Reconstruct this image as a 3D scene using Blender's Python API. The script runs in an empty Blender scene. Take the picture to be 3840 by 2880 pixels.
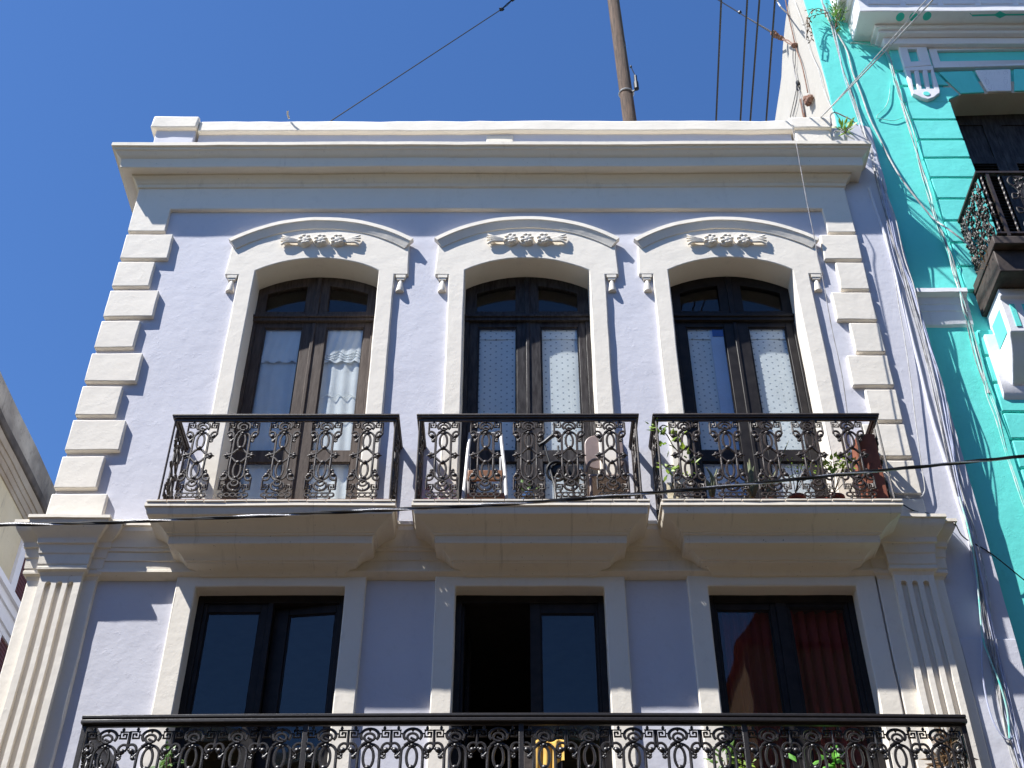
import bpy, bmesh, math, random
from mathutils import Vector, Matrix, noise
random.seed(7)
sc = bpy.context.scene
COL = sc.collection

# ------------------------------------------------------------------ camera, sky, sun, exposure
PITCH, YAW, ROLL, FPX, DIST, EYE = math.radians(40.374), math.radians(0.181), math.radians(0.031), 4771.5, 10.4, 1.6
def _basis():
    cp, sp, cr, sr = math.cos(PITCH), math.sin(PITCH), math.cos(ROLL), math.sin(ROLL)
    rt, up, fw = Vector((1, 0, 0)), Vector((0, -sp, cp)), Vector((0, cp, sp))
    rt, up = rt*cr+up*sr, up*cr-rt*sr
    R = Matrix.Rotation(YAW, 3, 'Z')
    return R@rt, R@up, R@fw
RT, UP, FW = _basis()
cam = bpy.data.objects.new('camera', bpy.data.cameras.new('camera'))
COL.objects.link(cam)
cam.data.sensor_width = 36; cam.data.lens = 36*FPX/3840
cam.data.clip_start = 0.1; cam.data.clip_end = 2000
M = Matrix((RT, UP, -FW)).transposed().to_4x4(); M.translation = Vector((0, -DIST, EYE))
cam.matrix_world = M
sc.camera = cam

SUN = Vector((-1.8, -1.0, 3.06)).normalized()
elev = math.asin(SUN.z); azim = math.atan2(SUN.x, SUN.y) % (2*math.pi)
w = bpy.data.worlds.new('World'); sc.world = w; w.use_nodes = True
nt = w.node_tree; bg = nt.nodes['Background']
sky = nt.nodes.new('ShaderNodeTexSky'); sky.sky_type = 'NISHITA'; sky.sun_disc = False
sky.sun_elevation = elev; sky.sun_rotation = azim
sky.altitude = 10; sky.air_density = 1.0; sky.dust_density = 0.1; sky.ozone_density = 6.0
hs = nt.nodes.new('ShaderNodeHueSaturation'); hs.inputs['Saturation'].default_value = 1.14; hs.inputs['Value'].default_value = 1.56; hs.inputs['Hue'].default_value = 0.506
nt.links.new(sky.outputs[0], hs.inputs['Color']); nt.links.new(hs.outputs[0], bg.inputs[0]); bg.inputs[1].default_value = 0.06
sun = bpy.data.objects.new('sun', bpy.data.lights.new('sun', 'SUN')); COL.objects.link(sun)
sun.data.energy = 5.0; sun.data.angle = math.radians(0.53); sun.data.color = (1.0, 0.98, 0.945)
sun.rotation_euler = SUN.to_track_quat('Z', 'Y').to_euler(); sun.location = (-20, -15, 40)
sc.view_settings.view_transform = 'Standard'; sc.view_settings.look = 'None'
sc.view_settings.exposure = 1.0; sc.view_settings.gamma = 1
sc.render.engine = 'CYCLES'; sc.cycles.max_bounces = 8; sc.cycles.transparent_max_bounces = 16

# ------------------------------------------------------------------ measuring: a pixel of the photograph on a known real plane
def ray(px, py): return RT*(px-1920)+UP*(1440-py)+FW*FPX
def at(px, py, Y=0.0):
    d = ray(px, py); t = (DIST+Y)/d.y; return Vector((d.x*t, Y, EYE+d.z*t))
def atX(px, py, X):
    d = ray(px, py); t = X/d.x; return Vector((X, d.y*t-DIST, EYE+d.z*t))
def atZ(px, py, Z):
    d = ray(px, py); t = (Z-EYE)/d.z; return Vector((d.x*t, d.y*t-DIST, Z))

# ------------------------------------------------------------------ materials
def node(nt, t, **k):
    n = nt.nodes.new(t)
    for a, b in k.items():
        if a.startswith('i_'): n.inputs[a[2:].replace('_', ' ')].default_value = b
        else: setattr(n, a, b)
    return n
def base(name):
    m = bpy.data.materials.new(name); m.use_nodes = True
    return m, m.node_tree, m.node_tree.nodes['Principled BSDF']
def ramp(nt, src, a, b, c0=(0,0,0,1), c1=(1,1,1,1)):
    r = nt.nodes.new('ShaderNodeValToRGB'); r.color_ramp.elements[0].position = a; r.color_ramp.elements[1].position = b
    r.color_ramp.elements[0].color = c0; r.color_ramp.elements[1].color = c1
    nt.links.new(src, r.inputs[0]); return r.outputs[0]
def mixc(nt, f, a, b, t='MIX'):
    n = nt.nodes.new('ShaderNodeMix'); n.data_type = 'RGBA'; n.blend_type = t
    for s, v in ((0, f), (6, a), (7, b)):
        if hasattr(v, 'links'): nt.links.new(v, n.inputs[s])
        elif s == 0: n.inputs[0].default_value = v
        else: n.inputs[s].default_value = (*v[:3], 1)
    return n.outputs[2]
def noise_t(nt, vec, scale, detail=4, rough=0.55, stretch=None):
    if stretch:
        mp = nt.nodes.new('ShaderNodeMapping'); mp.inputs['Scale'].default_value = stretch
        nt.links.new(vec, mp.inputs[0]); vec = mp.outputs[0]
    n = node(nt, 'ShaderNodeTexNoise'); n.inputs['Scale'].default_value = scale
    n.inputs['Detail'].default_value = detail; n.inputs['Roughness'].default_value = rough
    nt.links.new(vec, n.inputs['Vector']); return n.outputs[0]
def plaster(name, col, tint, stain=(0.25, 0.22, 0.17), dirt=0.25, bump=0.2, rough=0.85, blister=0.35, streak=(2.4, 2.4, 0.5)):
    m, nt, p = base(name)
    tc = nt.nodes.new('ShaderNodeNewGeometry').outputs['Position']
    n1 = noise_t(nt, tc, 1.3, 5); n2 = noise_t(nt, tc, 9, 6, 0.65)
    c = mixc(nt, ramp(nt, n1, 0.35, 0.68), col, tint)
    c = mixc(nt, ramp(nt, n2, 0.55, 0.8), c, [x*0.93 for x in col])
    st = noise_t(nt, tc, 2.2, 7, 0.72, streak)
    sm = ramp(nt, st, 0.58, 0.78)
    f = nt.nodes.new('ShaderNodeMath'); f.operation = 'MULTIPLY'; f.inputs[1].default_value = dirt; nt.links.new(sm, f.inputs[0])
    c = mixc(nt, f.outputs[0], c, stain)
    sp = noise_t(nt, tc, 38, 2, 0.5); spm = ramp(nt, sp, 0.735, 0.76)
    f2 = nt.nodes.new('ShaderNodeMath'); f2.operation = 'MULTIPLY'; f2.inputs[1].default_value = min(1, dirt*1.6); nt.links.new(spm, f2.inputs[0])
    c = mixc(nt, f2.outputs[0], c, stain)
    nt.links.new(c, p.inputs['Base Color']); p.inputs['Roughness'].default_value = rough
    p.inputs['Specular IOR Level'].default_value = 0.25
    h1 = noise_t(nt, tc, 5, 3); h2 = noise_t(nt, tc, 26, 5, 0.6); h3 = noise_t(nt, tc, 90, 3, 0.6)
    bl = ramp(nt, noise_t(nt, tc, 7.5, 8, 0.7), 0.57, 0.62)
    def bumpn(h, s, d, prev=None):
        b = nt.nodes.new('ShaderNodeBump'); b.inputs['Strength'].default_value = s; b.inputs['Distance'].default_value = d
        nt.links.new(h, b.inputs['Height'])
        if prev: nt.links.new(prev, b.inputs['Normal'])
        return b.outputs[0]
    b = bumpn(h1, bump, 0.03); b = bumpn(h2, bump*0.7, 0.008, b); b = bumpn(h3, bump*0.8, 0.002, b)
    b = bumpn(bl, blister, 0.0015, b)
    nt.links.new(b, p.inputs['Normal'])
    return m
def simple(name, col, rough=0.6, metal=0.0, var=0.25, scale=8, bump=0.2, spec=0.4, col2=None, stretch=None, bd=0.004):
    m, nt, p = base(name)
    tc = nt.nodes.new('ShaderNodeNewGeometry').outputs['Position']
    n = noise_t(nt, tc, scale, 6, 0.65, stretch)
    c2 = col2 or [max(0, x*(1-var)) for x in col]
    nt.links.new(mixc(nt, ramp(nt, n, 0.38, 0.64), col, c2), p.inputs['Base Color'])
    p.inputs['Roughness'].default_value = rough; p.inputs['Metallic'].default_value = metal
    p.inputs['Specular IOR Level'].default_value = spec
    b = nt.nodes.new('ShaderNodeBump'); b.inputs['Strength'].default_value = bump; b.inputs['Distance'].default_value = bd
    nt.links.new(noise_t(nt, tc, scale*4, 4, 0.6, stretch), b.inputs['Height']); nt.links.new(b.outputs[0], p.inputs['Normal'])
    return m
def glass(name, tint=(0.965, 0.975, 0.98), k=0.8):
    m = bpy.data.materials.new(name); m.use_nodes = True; nt = m.node_tree; nt.nodes.clear()
    o = nt.nodes.new('ShaderNodeOutputMaterial'); mx = nt.nodes.new('ShaderNodeMixShader')
    t = nt.nodes.new('ShaderNodeBsdfTransparent'); g = nt.nodes.new('ShaderNodeBsdfGlossy')
    t.inputs[0].default_value = (*tint, 1); g.inputs['Roughness'].default_value = 0.015
    ge = nt.nodes.new('ShaderNodeNewGeometry'); dt = nt.nodes.new('ShaderNodeVectorMath'); dt.operation = 'DOT_PRODUCT'
    nt.links.new(ge.outputs['Normal'], dt.inputs[0]); nt.links.new(ge.outputs['Incoming'], dt.inputs[1])
    def mt(op, x, y=None):
        n = nt.nodes.new('ShaderNodeMath'); n.operation = op
        for i, v in enumerate((x, y)):
            if v is None: continue
            if hasattr(v, 'links'): nt.links.new(v, n.inputs[i])
            else: n.inputs[i].default_value = v
        return n
    mu = mt('MULTIPLY', mt('ADD', mt('MULTIPLY', mt('POWER', mt('SUBTRACT', 1.0, mt('ABSOLUTE', dt.outputs['Value']).outputs[0]).outputs[0], 5.0).outputs[0], 0.96).outputs[0], 0.04).outputs[0], k)
    bp = nt.nodes.new('ShaderNodeBump'); bp.inputs['Strength'].default_value = 0.05; bp.inputs['Distance'].default_value = 0.02
    nt.links.new(noise_t(nt, nt.nodes.new('ShaderNodeNewGeometry').outputs['Position'], 2.5, 1), bp.inputs['Height'])
    nt.links.new(bp.outputs[0], g.inputs['Normal'])
    nt.links.new(mu.outputs[0], mx.inputs[0])
    nt.links.new(t.outputs[0], mx.inputs[1]); nt.links.new(g.outputs[0], mx.inputs[2]); nt.links.new(mx.outputs[0], o.inputs[0])
    return m
def cloth(name, col, dots=None, trans=0.35):
    m, nt, p = base(name)
    out = nt.nodes['Material Output']
    pos = nt.nodes.new('ShaderNodeNewGeometry').outputs['Position']
    c = mixc(nt, ramp(nt, noise_t(nt, pos, 3, 5), 0.4, 0.7), col, [x*0.9 for x in col])
    if dots:
        sep = nt.nodes.new('ShaderNodeSeparateXYZ'); nt.links.new(pos, sep.inputs[0])
        def mth(op, a, b=None):
            n = nt.nodes.new('ShaderNodeMath'); n.operation = op
            for i, v in enumerate((a, b)):
                if v is None: continue
                if hasattr(v, 'links'): nt.links.new(v, n.inputs[i])
                else: n.inputs[i].default_value = v
            return n.outputs[0]
        def grid(ox, oz):
            u = mth('SUBTRACT', mth('FRACT', mth('DIVIDE', mth('ADD', sep.outputs[0], ox+50), 0.124)), 0.5)
            v = mth('SUBTRACT', mth('FRACT', mth('DIVIDE', mth('ADD', sep.outputs[2], oz+50), 0.088)), 0.5)
            u2 = mth('POWER', mth('MULTIPLY', u, 0.124), 2); v2 = mth('POWER', mth('MULTIPLY', v, 0.088), 2)
            r = mth('SQRT', mth('ADD', u2, v2))
            return mth('LESS_THAN', mth('ABSOLUTE', mth('SUBTRACT', r, 0.005)), 0.0055)
        msk = mth('MAXIMUM', grid(0, 0), grid(0.062, 0.044))
        msk = mth('MULTIPLY', msk, 0.75)
        c = mixc(nt, msk, c, dots)
    nt.links.new(c, p.inputs['Base Color']); p.inputs['Roughness'].default_value = 0.9; p.inputs['Specular IOR Level'].default_value = 0.1
    tr = nt.nodes.new('ShaderNodeBsdfTranslucent'); nt.links.new(c, tr.inputs[0])
    mx = nt.nodes.new('ShaderNodeMixShader'); mx.inputs[0].default_value = trans
    nt.links.new(p.outputs[0], mx.inputs[1]); nt.links.new(tr.outputs[0], mx.inputs[2]); nt.links.new(mx.outputs[0], out.inputs[0])
    b = nt.nodes.new('ShaderNodeBump'); b.inputs['Strength'].default_value = 0.5; b.inputs['Distance'].default_value = 0.006
    nt.links.new(noise_t(nt, pos, 30, 4), b.inputs['Height']); nt.links.new(b.outputs[0], p.inputs['Normal'])
    return m
def leafmat(name, a, b):
    m, nt, p = base(name); out = nt.nodes['Material Output']
    pos = nt.nodes.new('ShaderNodeNewGeometry').outputs['Position']
    c = mixc(nt, ramp(nt, noise_t(nt, pos, 14, 3), 0.4, 0.62), a, b)
    nt.links.new(c, p.inputs['Base Color']); p.inputs['Roughness'].default_value = 0.5
    tr = nt.nodes.new('ShaderNodeBsdfTranslucent'); nt.links.new(c, tr.inputs[0])
    mx = nt.nodes.new('ShaderNodeMixShader'); mx.inputs[0].default_value = 0.35
    nt.links.new(p.outputs[0], mx.inputs[1]); nt.links.new(tr.outputs[0], mx.inputs[2]); nt.links.new(mx.outputs[0], out.inputs[0])
    return m

WHITE = plaster('off_white_plaster', (0.782, 0.724, 0.628), (0.805, 0.748, 0.655), dirt=0.13)
WHITE2 = plaster('weathered_off_white_plaster', (0.76, 0.695, 0.585), (0.785, 0.72, 0.612), dirt=0.34)
CORBEL = plaster('streaked_off_white_plaster', (0.735, 0.668, 0.56), (0.77, 0.703, 0.595), dirt=0.6, streak=(5, 0.6, 0.35))
LAV = plaster('lavender_plaster', (0.575, 0.573, 0.628), (0.61, 0.607, 0.655), stain=(0.44, 0.44, 0.56), dirt=0.3, blister=0.45)
TURQ = plaster('turquoise_plaster', (0.135, 0.70, 0.62), (0.155, 0.74, 0.67), stain=(0.07, 0.46, 0.43), dirt=0.3, blister=0.45)
TURQD = plaster('turquoise_joint_plaster', (0.03, 0.42, 0.34), (0.035, 0.46, 0.38), stain=(0.03, 0.25, 0.22), dirt=0.2)
PALE = plaster('bluish_white_plaster', (0.76, 0.75, 0.77), (0.80, 0.79, 0.80), stain=(0.4, 0.37, 0.33), dirt=0.22)
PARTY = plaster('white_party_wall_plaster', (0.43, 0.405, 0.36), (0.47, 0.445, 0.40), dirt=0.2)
CREAM = plaster('weathered_cream_plaster', (0.60, 0.52, 0.35), (0.66, 0.58, 0.41), stain=(0.20, 0.18, 0.15), dirt=0.8, bump=0.8)
MOULD = plaster('mouldy_dark_plaster', (0.15, 0.13, 0.11), (0.52, 0.47, 0.38), stain=(0.05, 0.045, 0.04), dirt=0.9, bump=0.9)
IRON = simple('black_iron_paint', (0.022, 0.0155, 0.0125), 0.5, 0.0, col2=(0.044, 0.027, 0.019), scale=25, bump=0.5, spec=0.5)
IRONL = simple('glossy_black_iron_paint', (0.018, 0.016, 0.017), 0.38, 0.0, col2=(0.028, 0.024, 0.024), scale=25, bump=0.4, spec=0.5)
DOORA = simple('faded_brown_door_paint', (0.105, 0.083, 0.070), 0.6, spec=0.12, col2=(0.06, 0.044, 0.036), scale=7, bump=0.35, stretch=(6, 6, 0.7))
DOORB = simple('dark_door_paint', (0.018, 0.0145, 0.0145), 0.45, spec=0.15, col2=(0.055, 0.05, 0.049), scale=6, bump=0.45, stretch=(5, 5, 0.8))
DOORC = simple('black_door_paint', (0.015, 0.013, 0.0135), 0.45, spec=0.15, col2=(0.026, 0.023, 0.022), scale=8, bump=0.2)
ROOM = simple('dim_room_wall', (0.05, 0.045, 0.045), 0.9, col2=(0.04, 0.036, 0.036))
GLASS = glass('window_glass')
LACE = cloth('white_lace', (0.86, 0.89, 0.87), trans=0.12)
DOTTED = cloth('dotted_voile', (0.85, 0.89, 0.87), dots=(0.22, 0.27, 0.30), trans=0.12)
RED = cloth('dark_red_cloth', (0.20, 0.035, 0.036), trans=0.15)
BLUECL = cloth('blue_print_cloth', (0.06, 0.16, 0.50))
POLEW = simple('old_pole_wood', (0.15, 0.095, 0.065), 0.85, col2=(0.05, 0.032, 0.022), scale=5, bump=0.9, stretch=(7, 7, 0.5), bd=0.02)
WIREK = simple('black_wire', (0.012, 0.012, 0.014), 0.45)
ALU = simple('bare_aluminium_strand', (0.62, 0.62, 0.63), 0.38, 0.75, scale=60, bump=0.6)
WIREW = simple('white_wire', (0.55, 0.54, 0.52), 0.55, col2=(0.33, 0.32, 0.31), scale=12)
WIREG = simple('grey_wire', (0.34, 0.33, 0.33), 0.55, col2=(0.16, 0.15, 0.15), scale=12)
WIRET = simple('turquoise_painted_wire', (0.10, 0.60, 0.52), 0.6, col2=(0.55, 0.62, 0.58), scale=6)
WIREL = simple('lavender_painted_wire', (0.50, 0.53, 0.68), 0.7, col2=(0.40, 0.42, 0.55), scale=6)
RUST = simple('rusty_steel', (0.16, 0.065, 0.038), 0.85, 0.0, col2=(0.26, 0.17, 0.13), scale=22, bump=0.6)
DKWOOD = simple('dark_brown_timber', (0.035, 0.026, 0.022), 0.7, col2=(0.075, 0.055, 0.045), scale=7, bump=0.6)
TERRA = simple('terracotta_clay', (0.30, 0.095, 0.05), 0.8, col2=(0.20, 0.06, 0.035), scale=9)
DTERRA = simple('dark_red_planter', (0.17, 0.04, 0.028), 0.7, col2=(0.11, 0.03, 0.02), scale=9)
LEAFY = leafmat('yellow_green_leaf', (0.33, 0.46, 0.05), (0.20, 0.34, 0.04))
LEAFG = leafmat('green_leaf', (0.09, 0.20, 0.035), (0.14, 0.27, 0.05))
ALOE = leafmat('grey_green_leaf', (0.16, 0.20, 0.11), (0.27, 0.27, 0.16))
DRY = leafmat('dry_brown_leaf', (0.23, 0.12, 0.05), (0.12, 0.09, 0.05))
STEM = simple('brown_stem', (0.10, 0.06, 0.035), 0.9)
WHP = simple('white_plastic', (0.50, 0.49, 0.48), 0.4, col2=(0.40, 0.39, 0.38))
BEIGE = simple('beige_plastic', (0.27, 0.20, 0.175), 0.45, col2=(0.22, 0.165, 0.145))
SEATW = simple('brown_board', (0.30, 0.13, 0.055), 0.5, col2=(0.22, 0.09, 0.04))
REDP = simple('red_plastic', (0.62, 0.03, 0.05), 0.35, col2=(0.5, 0.02, 0.04))
BLKP = simple('black_plastic', (0.012, 0.012, 0.013), 0.4)
YEL = simple('yellow_cloth', (0.72, 0.46, 0.10), 0.85, col2=(0.60, 0.34, 0.07), scale=6)
CHROME = simple('polished_steel', (0.75, 0.75, 0.76), 0.15, 1.0, bump=0.05)
ASPH = simple('asphalt', (0.05, 0.038, 0.026), 0.9, scale=3, bump=0.6)
PAVE = simple('pavement_concrete', (0.12, 0.088, 0.052), 0.9, scale=2, bump=0.4)
ROOFT = simple('roof_screed', (0.30, 0.28, 0.25), 0.9, scale=2)

# ------------------------------------------------------------------ mesh helpers
def wob(v, amp=0.0045):
    """slow hand-trowelled unevenness, a function of the world position so that neighbours stay joined"""
    p = Vector(v)
    a = noise.noise_vector(p*0.9)*amp*1.3 + noise.noise_vector(p*4.3+Vector((7, 3, 1)))*amp*0.8
    return p+a
def subdiv(a, b, step):
    n = max(1, int(math.ceil(abs(b-a)/step))); return [a+(b-a)*i/n for i in range(n+1)]
class MB:
    def __init__(s): s.v = []; s.f = []
    def add(s, vs, fs):
        o = len(s.v); s.v += [Vector(x) for x in vs]; s.f += [tuple(o+i for i in f) for f in fs]
    def box(s, x0, x1, y0, y1, z0, z1, step=0.3):
        xs, ys, zs = subdiv(x0, x1, step), subdiv(y0, y1, step), subdiv(z0, z1, step)
        idx = {}; vs = []; fs = []
        def g(i, j, k):
            if (i, j, k) not in idx: idx[(i, j, k)] = len(vs); vs.append((xs[i], ys[j], zs[k]))
            return idx[(i, j, k)]
        X, Y, Z = len(xs)-1, len(ys)-1, len(zs)-1
        for i in range(X):
            for k in range(Z):
                fs.append((g(i,0,k), g(i+1,0,k), g(i+1,0,k+1), g(i,0,k+1))); fs.append((g(i,Y,k), g(i,Y,k+1), g(i+1,Y,k+1), g(i+1,Y,k)))
        for j in range(Y):
            for k in range(Z):
                fs.append((g(0,j,k), g(0,j,k+1), g(0,j+1,k+1), g(0,j+1,k))); fs.append((g(X,j,k), g(X,j+1,k), g(X,j+1,k+1), g(X,j,k+1)))
        for i in range(X):
            for j in range(Y):
                fs.append((g(i,j,0), g(i,j+1,0), g(i+1,j+1,0), g(i+1,j,0))); fs.append((g(i,j,Z), g(i+1,j,Z), g(i+1,j+1,Z), g(i,j+1,Z)))
        s.add(vs, fs); return s
    def prism(s, pts, y0, y1, step=0.25, axis='y'):
        """polygon in XZ (counter-clockwise seen from the street) pushed from y0 back to y1"""
        P = []
        for i, a in enumerate(pts):
            b = pts[(i+1) % len(pts)]; L = math.hypot(b[0]-a[0], b[1]-a[1]); n = max(1, int(math.ceil(L/step)))
            P += [(a[0]+(b[0]-a[0])*t/n, a[1]+(b[1]-a[1])*t/n) for t in range(n)]
        n = len(P); m = (lambda p, y: (p[0], y, p[1])) if axis == 'y' else (lambda p, y: (y, p[0], p[1]))
        vs = [m(p, y0) for p in P]+[m(p, y1) for p in P]
        fs = [tuple(range(n)), tuple(range(2*n-1, n-1, -1))]+[(i, i+n, (i+1) % n+n, (i+1) % n) for i in range(n)]
        s.add(vs, fs); return s
    def moulding(s, prof, xl, xr, p0, back=0.2, step=0.25, left=True, right=True, backl=None):
        backl = back if backl is None else backl
        """profile [(projection, z)...] run along a front with mitred returns at both ends"""
        vs = []; cols = None; xs = subdiv(xl, xr, step)
        for p, z in prof:
            e = p-p0
            row = []
            if left: row += [(xl-e, backl, z), (xl-e, -p, z)]
            else: row += [(xl, -p, z)]
            row += [(x, -p, z) for x in xs[1:-1]]
            if right: row += [(xr+e, -p, z), (xr+e, back, z)]
            else: row += [(xr, -p, z)]
            cols = len(row); vs += row
        fs = []
        for r in range(len(prof)-1):
            for c in range(cols-1):
                a = r*cols+c; fs.append((a, a+cols, a+cols+1, a+1))
        n = len(prof)
        vs2 = len(vs)
        # close the back, the top and the bottom
        fs.append(tuple(range(0, cols))); fs.append(tuple(range((n-1)*cols+cols-1, (n-1)*cols-1, -1)))
        fs.append(tuple([r*cols for r in range(n)][::-1])); fs.append(tuple(r*cols+cols-1 for r in range(n)))
        s.add(vs, fs); return s
    def tube(s, pts, r, sides=6, closed=False, rs=None):
        pts = [Vector(p) for p in pts]; n = len(pts)
        if n < 2: return s
        T = []
        for i in range(n):
            if closed: t = pts[(i+1) % n]-pts[i-1]
            else: t = pts[min(i+1, n-1)]-pts[max(i-1, 0)]
            T.append(t.normalized() if t.length > 1e-9 else Vector((0, 0, 1)))
        a = T[0].orthogonal().normalized() if abs(T[0].y) > 0.9 else T[0].cross(Vector((0, 1, 0))).normalized()
        vs = []
        for i in range(n):
            a = (a-T[i]*a.dot(T[i]));
            a = a.normalized() if a.length > 1e-6 else T[i].orthogonal().normalized()
            b = T[i].cross(a); rr = rs[i] if rs else r
            for k in range(sides):
                th = 2*math.pi*k/sides; vs.append(pts[i]+(a*math.cos(th)+b*math.sin(th))*rr)
        fs = []
        for i in range(n if closed else n-1):
            for k in range(sides):
                j = (i+1) % n
                fs.append((i*sides+k, i*sides+(k+1) % sides, j*sides+(k+1) % sides, j*sides+k))
        if not closed: fs += [tuple(range(sides-1, -1, -1)), tuple((n-1)*sides+k for k in range(sides))]
        s.add(vs, fs); return s
    def lathe(s, c, prof, sides=16, ax=None):
        c = Vector(c); vs = []; n = len(prof)
        for r, z in prof:
            for k in range(sides):
                th = 2*math.pi*k/sides; d = Vector((r*math.cos(th), r*math.sin(th), z))
                vs.append(c+(ax@d if ax else d))
        fs = [(i*sides+k, i*sides+(k+1) % sides, (i+1)*sides+(k+1) % sides, (i+1)*sides+k) for i in range(n-1) for k in range(sides)]
        fs += [tuple(range(sides-1, -1, -1)), tuple((n-1)*sides+k for k in range(sides))]
        s.add(vs, fs); return s
    def blob(s, c, rx, ry, rz, u=10, v=7, f=None):
        c = Vector(c); vs = []; fs = []
        for i in range(v+1):
            ph = math.pi*i/v
            for k in range(u):
                th = 2*math.pi*k/u; d = Vector((math.sin(ph)*math.cos(th), math.sin(ph)*math.sin(th), math.cos(ph)))
                q = f(d) if f else 1; vs.append(c+Vector((d.x*rx, d.y*ry, d.z*rz))*q)
        for i in range(v):
            for k in range(u): fs.append((i*u+k, (i+1)*u+k, (i+1)*u+(k+1) % u, i*u+(k+1) % u))
        s.add(vs, fs); return s
    def leaf(s, p, d, up, L, W, curl=0.25):
        p = Vector(p); d = Vector(d).normalized(); sd = d.cross(Vector(up)); sd = sd.normalized() if sd.length > 1e-3 else d.orthogonal().normalized()
        nn = sd.cross(d)
        a = p; b = p+d*L*0.45+sd*W*0.5-nn*curl*W*0.3; c = p+d*L-nn*L*curl*0.4; e = p+d*L*0.45-sd*W*0.5-nn*curl*W*0.3; m = p+d*L*0.5+nn*W*0.12
        s.add([a, b, c, e, m], [(0, 1, 4), (1, 2, 4), (2, 3, 4), (3, 0, 4)]); return s
    def build(s, name, mat, parent=None, wobble=0.0, bevel=0.0, smooth=35):
        me = bpy.data.meshes.new(name)
        vs = [wob(v, wobble) for v in s.v] if wobble else s.v
        me.from_pydata([tuple(v) for v in vs], [], s.f); me.materials.append(mat)
        bm = bmesh.new(); bm.from_mesh(me); bmesh.ops.remove_doubles(bm, verts=bm.verts, dist=1e-5)
        bmesh.ops.recalc_face_normals(bm, faces=bm.faces); bm.to_mesh(me); bm.free()
        for p in me.polygons: p.use_smooth = True
        me.set_sharp_from_angle(angle=math.radians(smooth))
        o = bpy.data.objects.new(name, me); COL.objects.link(o)
        if parent: attach(o, parent)
        if bevel:
            b = o.modifiers.new('bevel', 'BEVEL'); b.width = bevel; b.segments = 2; b.limit_method = 'ANGLE'; b.angle_limit = math.radians(50)
            b.harden_normals = False
        return o
def attach(o, parent):
    o.parent = parent; p = parent; off = Vector((0, 0, 0))
    while p:
        off += p.location+p.matrix_parent_inverse.translation; p = p.parent
    o.matrix_parent_inverse = Matrix.Translation(-off)
def thing(name, label, cat, loc, group=None):
    o = bpy.data.objects.new(name, None); COL.objects.link(o); o.location = loc; o.empty_display_size = 0.2
    return tag(o, label, cat, group)
def tag(o, label, cat, group=None):
    o['label'] = label; o['category'] = cat
    if group: o['group'] = group
    return o
def structure(o): o['kind'] = 'structure'; return o
def arc(cx, cz, R, a0, a1, n): return [(cx+R*math.sin(math.radians(a0+(a1-a0)*i/n)), cz+R*math.cos(math.radians(a0+(a1-a0)*i/n))) for i in range(n+1)]
def bez(pts, n=8):
    """smooth curve through the given points"""
    P = [Vector(p) for p in pts]; out = []
    for i in range(len(P)-1):
        p0, p1, p2, p3 = P[max(i-1, 0)], P[i], P[i+1], P[min(i+2, len(P)-1)]
        for k in range(n):
            t = k/n; out.append(0.5*((2*p1)+(p2-p0)*t+(2*p0-5*p1+4*p2-p3)*t*t+(3*p1-p0-3*p2+p3)*t**3))
    out.append(P[-1]); return out

# ------------------------------------------------------------------ ground
structure(MB().box(-60, 60, -60, 60, -0.3, -0.12, 30).build('ground', ASPH))
structure(MB().box(-60, 60, -11.6, -2.2, -0.12, -0.1, 10).build('road', ASPH))
structure(MB().box(-6.2, 40, -2.2, 0.6, -0.12, 0.0, 8).build('pavement', PAVE, bevel=0.02))
structure(MB().box(-40, 40, -15.0, -11.6, -0.12, 0.0, 8).build('far_pavement', PAVE, bevel=0.02))

# ================================================================== the lavender townhouse
TH = thing('townhouse', 'lavender townhouse with off-white trim, white corner blocks and three small black iron balconies', 'building', (0, 0, 0))
CX = [-2.287, 0.140, 2.492]            # window axes, top floor
LF = [(-3.006, -1.605), (-0.565, 0.838), (1.811, 3.203)]      # door openings, middle floor
QL, QR = -4.615, 4.045
def cells(holes, xs, zs, step):
    X = sorted(set(round(v, 4) for a, b in zip(xs, xs[1:]) for v in subdiv(a, b, step)))
    Z = sorted(set(round(v, 4) for a, b in zip(zs, zs[1:]) for v in subdiv(a, b, step)))
    return X, Z
def wall():
    holes = [(c-0.80, c+0.80, 8.49, 12.45) for c in CX]+[(a-0.05, b+0.05, 4.86, 7.97) for a, b in LF]
    xs = sorted({-4.6, 4.575}|{h[0] for h in holes}|{h[1] for h in holes}); zs = sorted({0.0, 14.0}|{h[2] for h in holes}|{h[3] for h in holes})
    X, Z = cells(holes, xs, zs, 0.22); m = MB()
    for i in range(len(X)-1):
        for k in range(len(Z)-1):
            x, z = (X[i]+X[i+1])/2, (Z[k]+Z[k+1])/2
            if any(h[0] < x < h[1] and h[2] < z < h[3] for h in holes): continue
            m.add([(X[i], 0, Z[k]), (X[i+1], 0, Z[k]), (X[i+1], 0, Z[k+1]), (X[i], 0, Z[k+1])], [(0, 1, 2, 3)])
    nz = subdiv(0, 14.0, 0.22)
    for x in (-4.6, 4.575):
        for a, b in zip(Z, Z[1:]): m.add([(x, 0, a), (x, 0, b), (x, 0.12 if x > 0 else 5.0, b), (x, 0.12 if x > 0 else 5.0, a)], [(0, 1, 2, 3)])
    m.add([(4.2, 0.12, 0), (4.2, 0.12, 14), (4.2, 5, 14), (4.2, 5, 0)], [(0, 1, 2, 3)])
    m.add([(-4.6, 5, 0), (4.2, 5, 0), (4.2, 5, 14), (-4.6, 5, 14)], [(0, 1, 2, 3)])
    return m
wall().build('wall', LAV, TH, wobble=0.005)
MB().box(-4.55, 4.19, 0.06, 4.97, 13.96, 14.06, 3).build('roof', ROOFT, TH)
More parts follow.
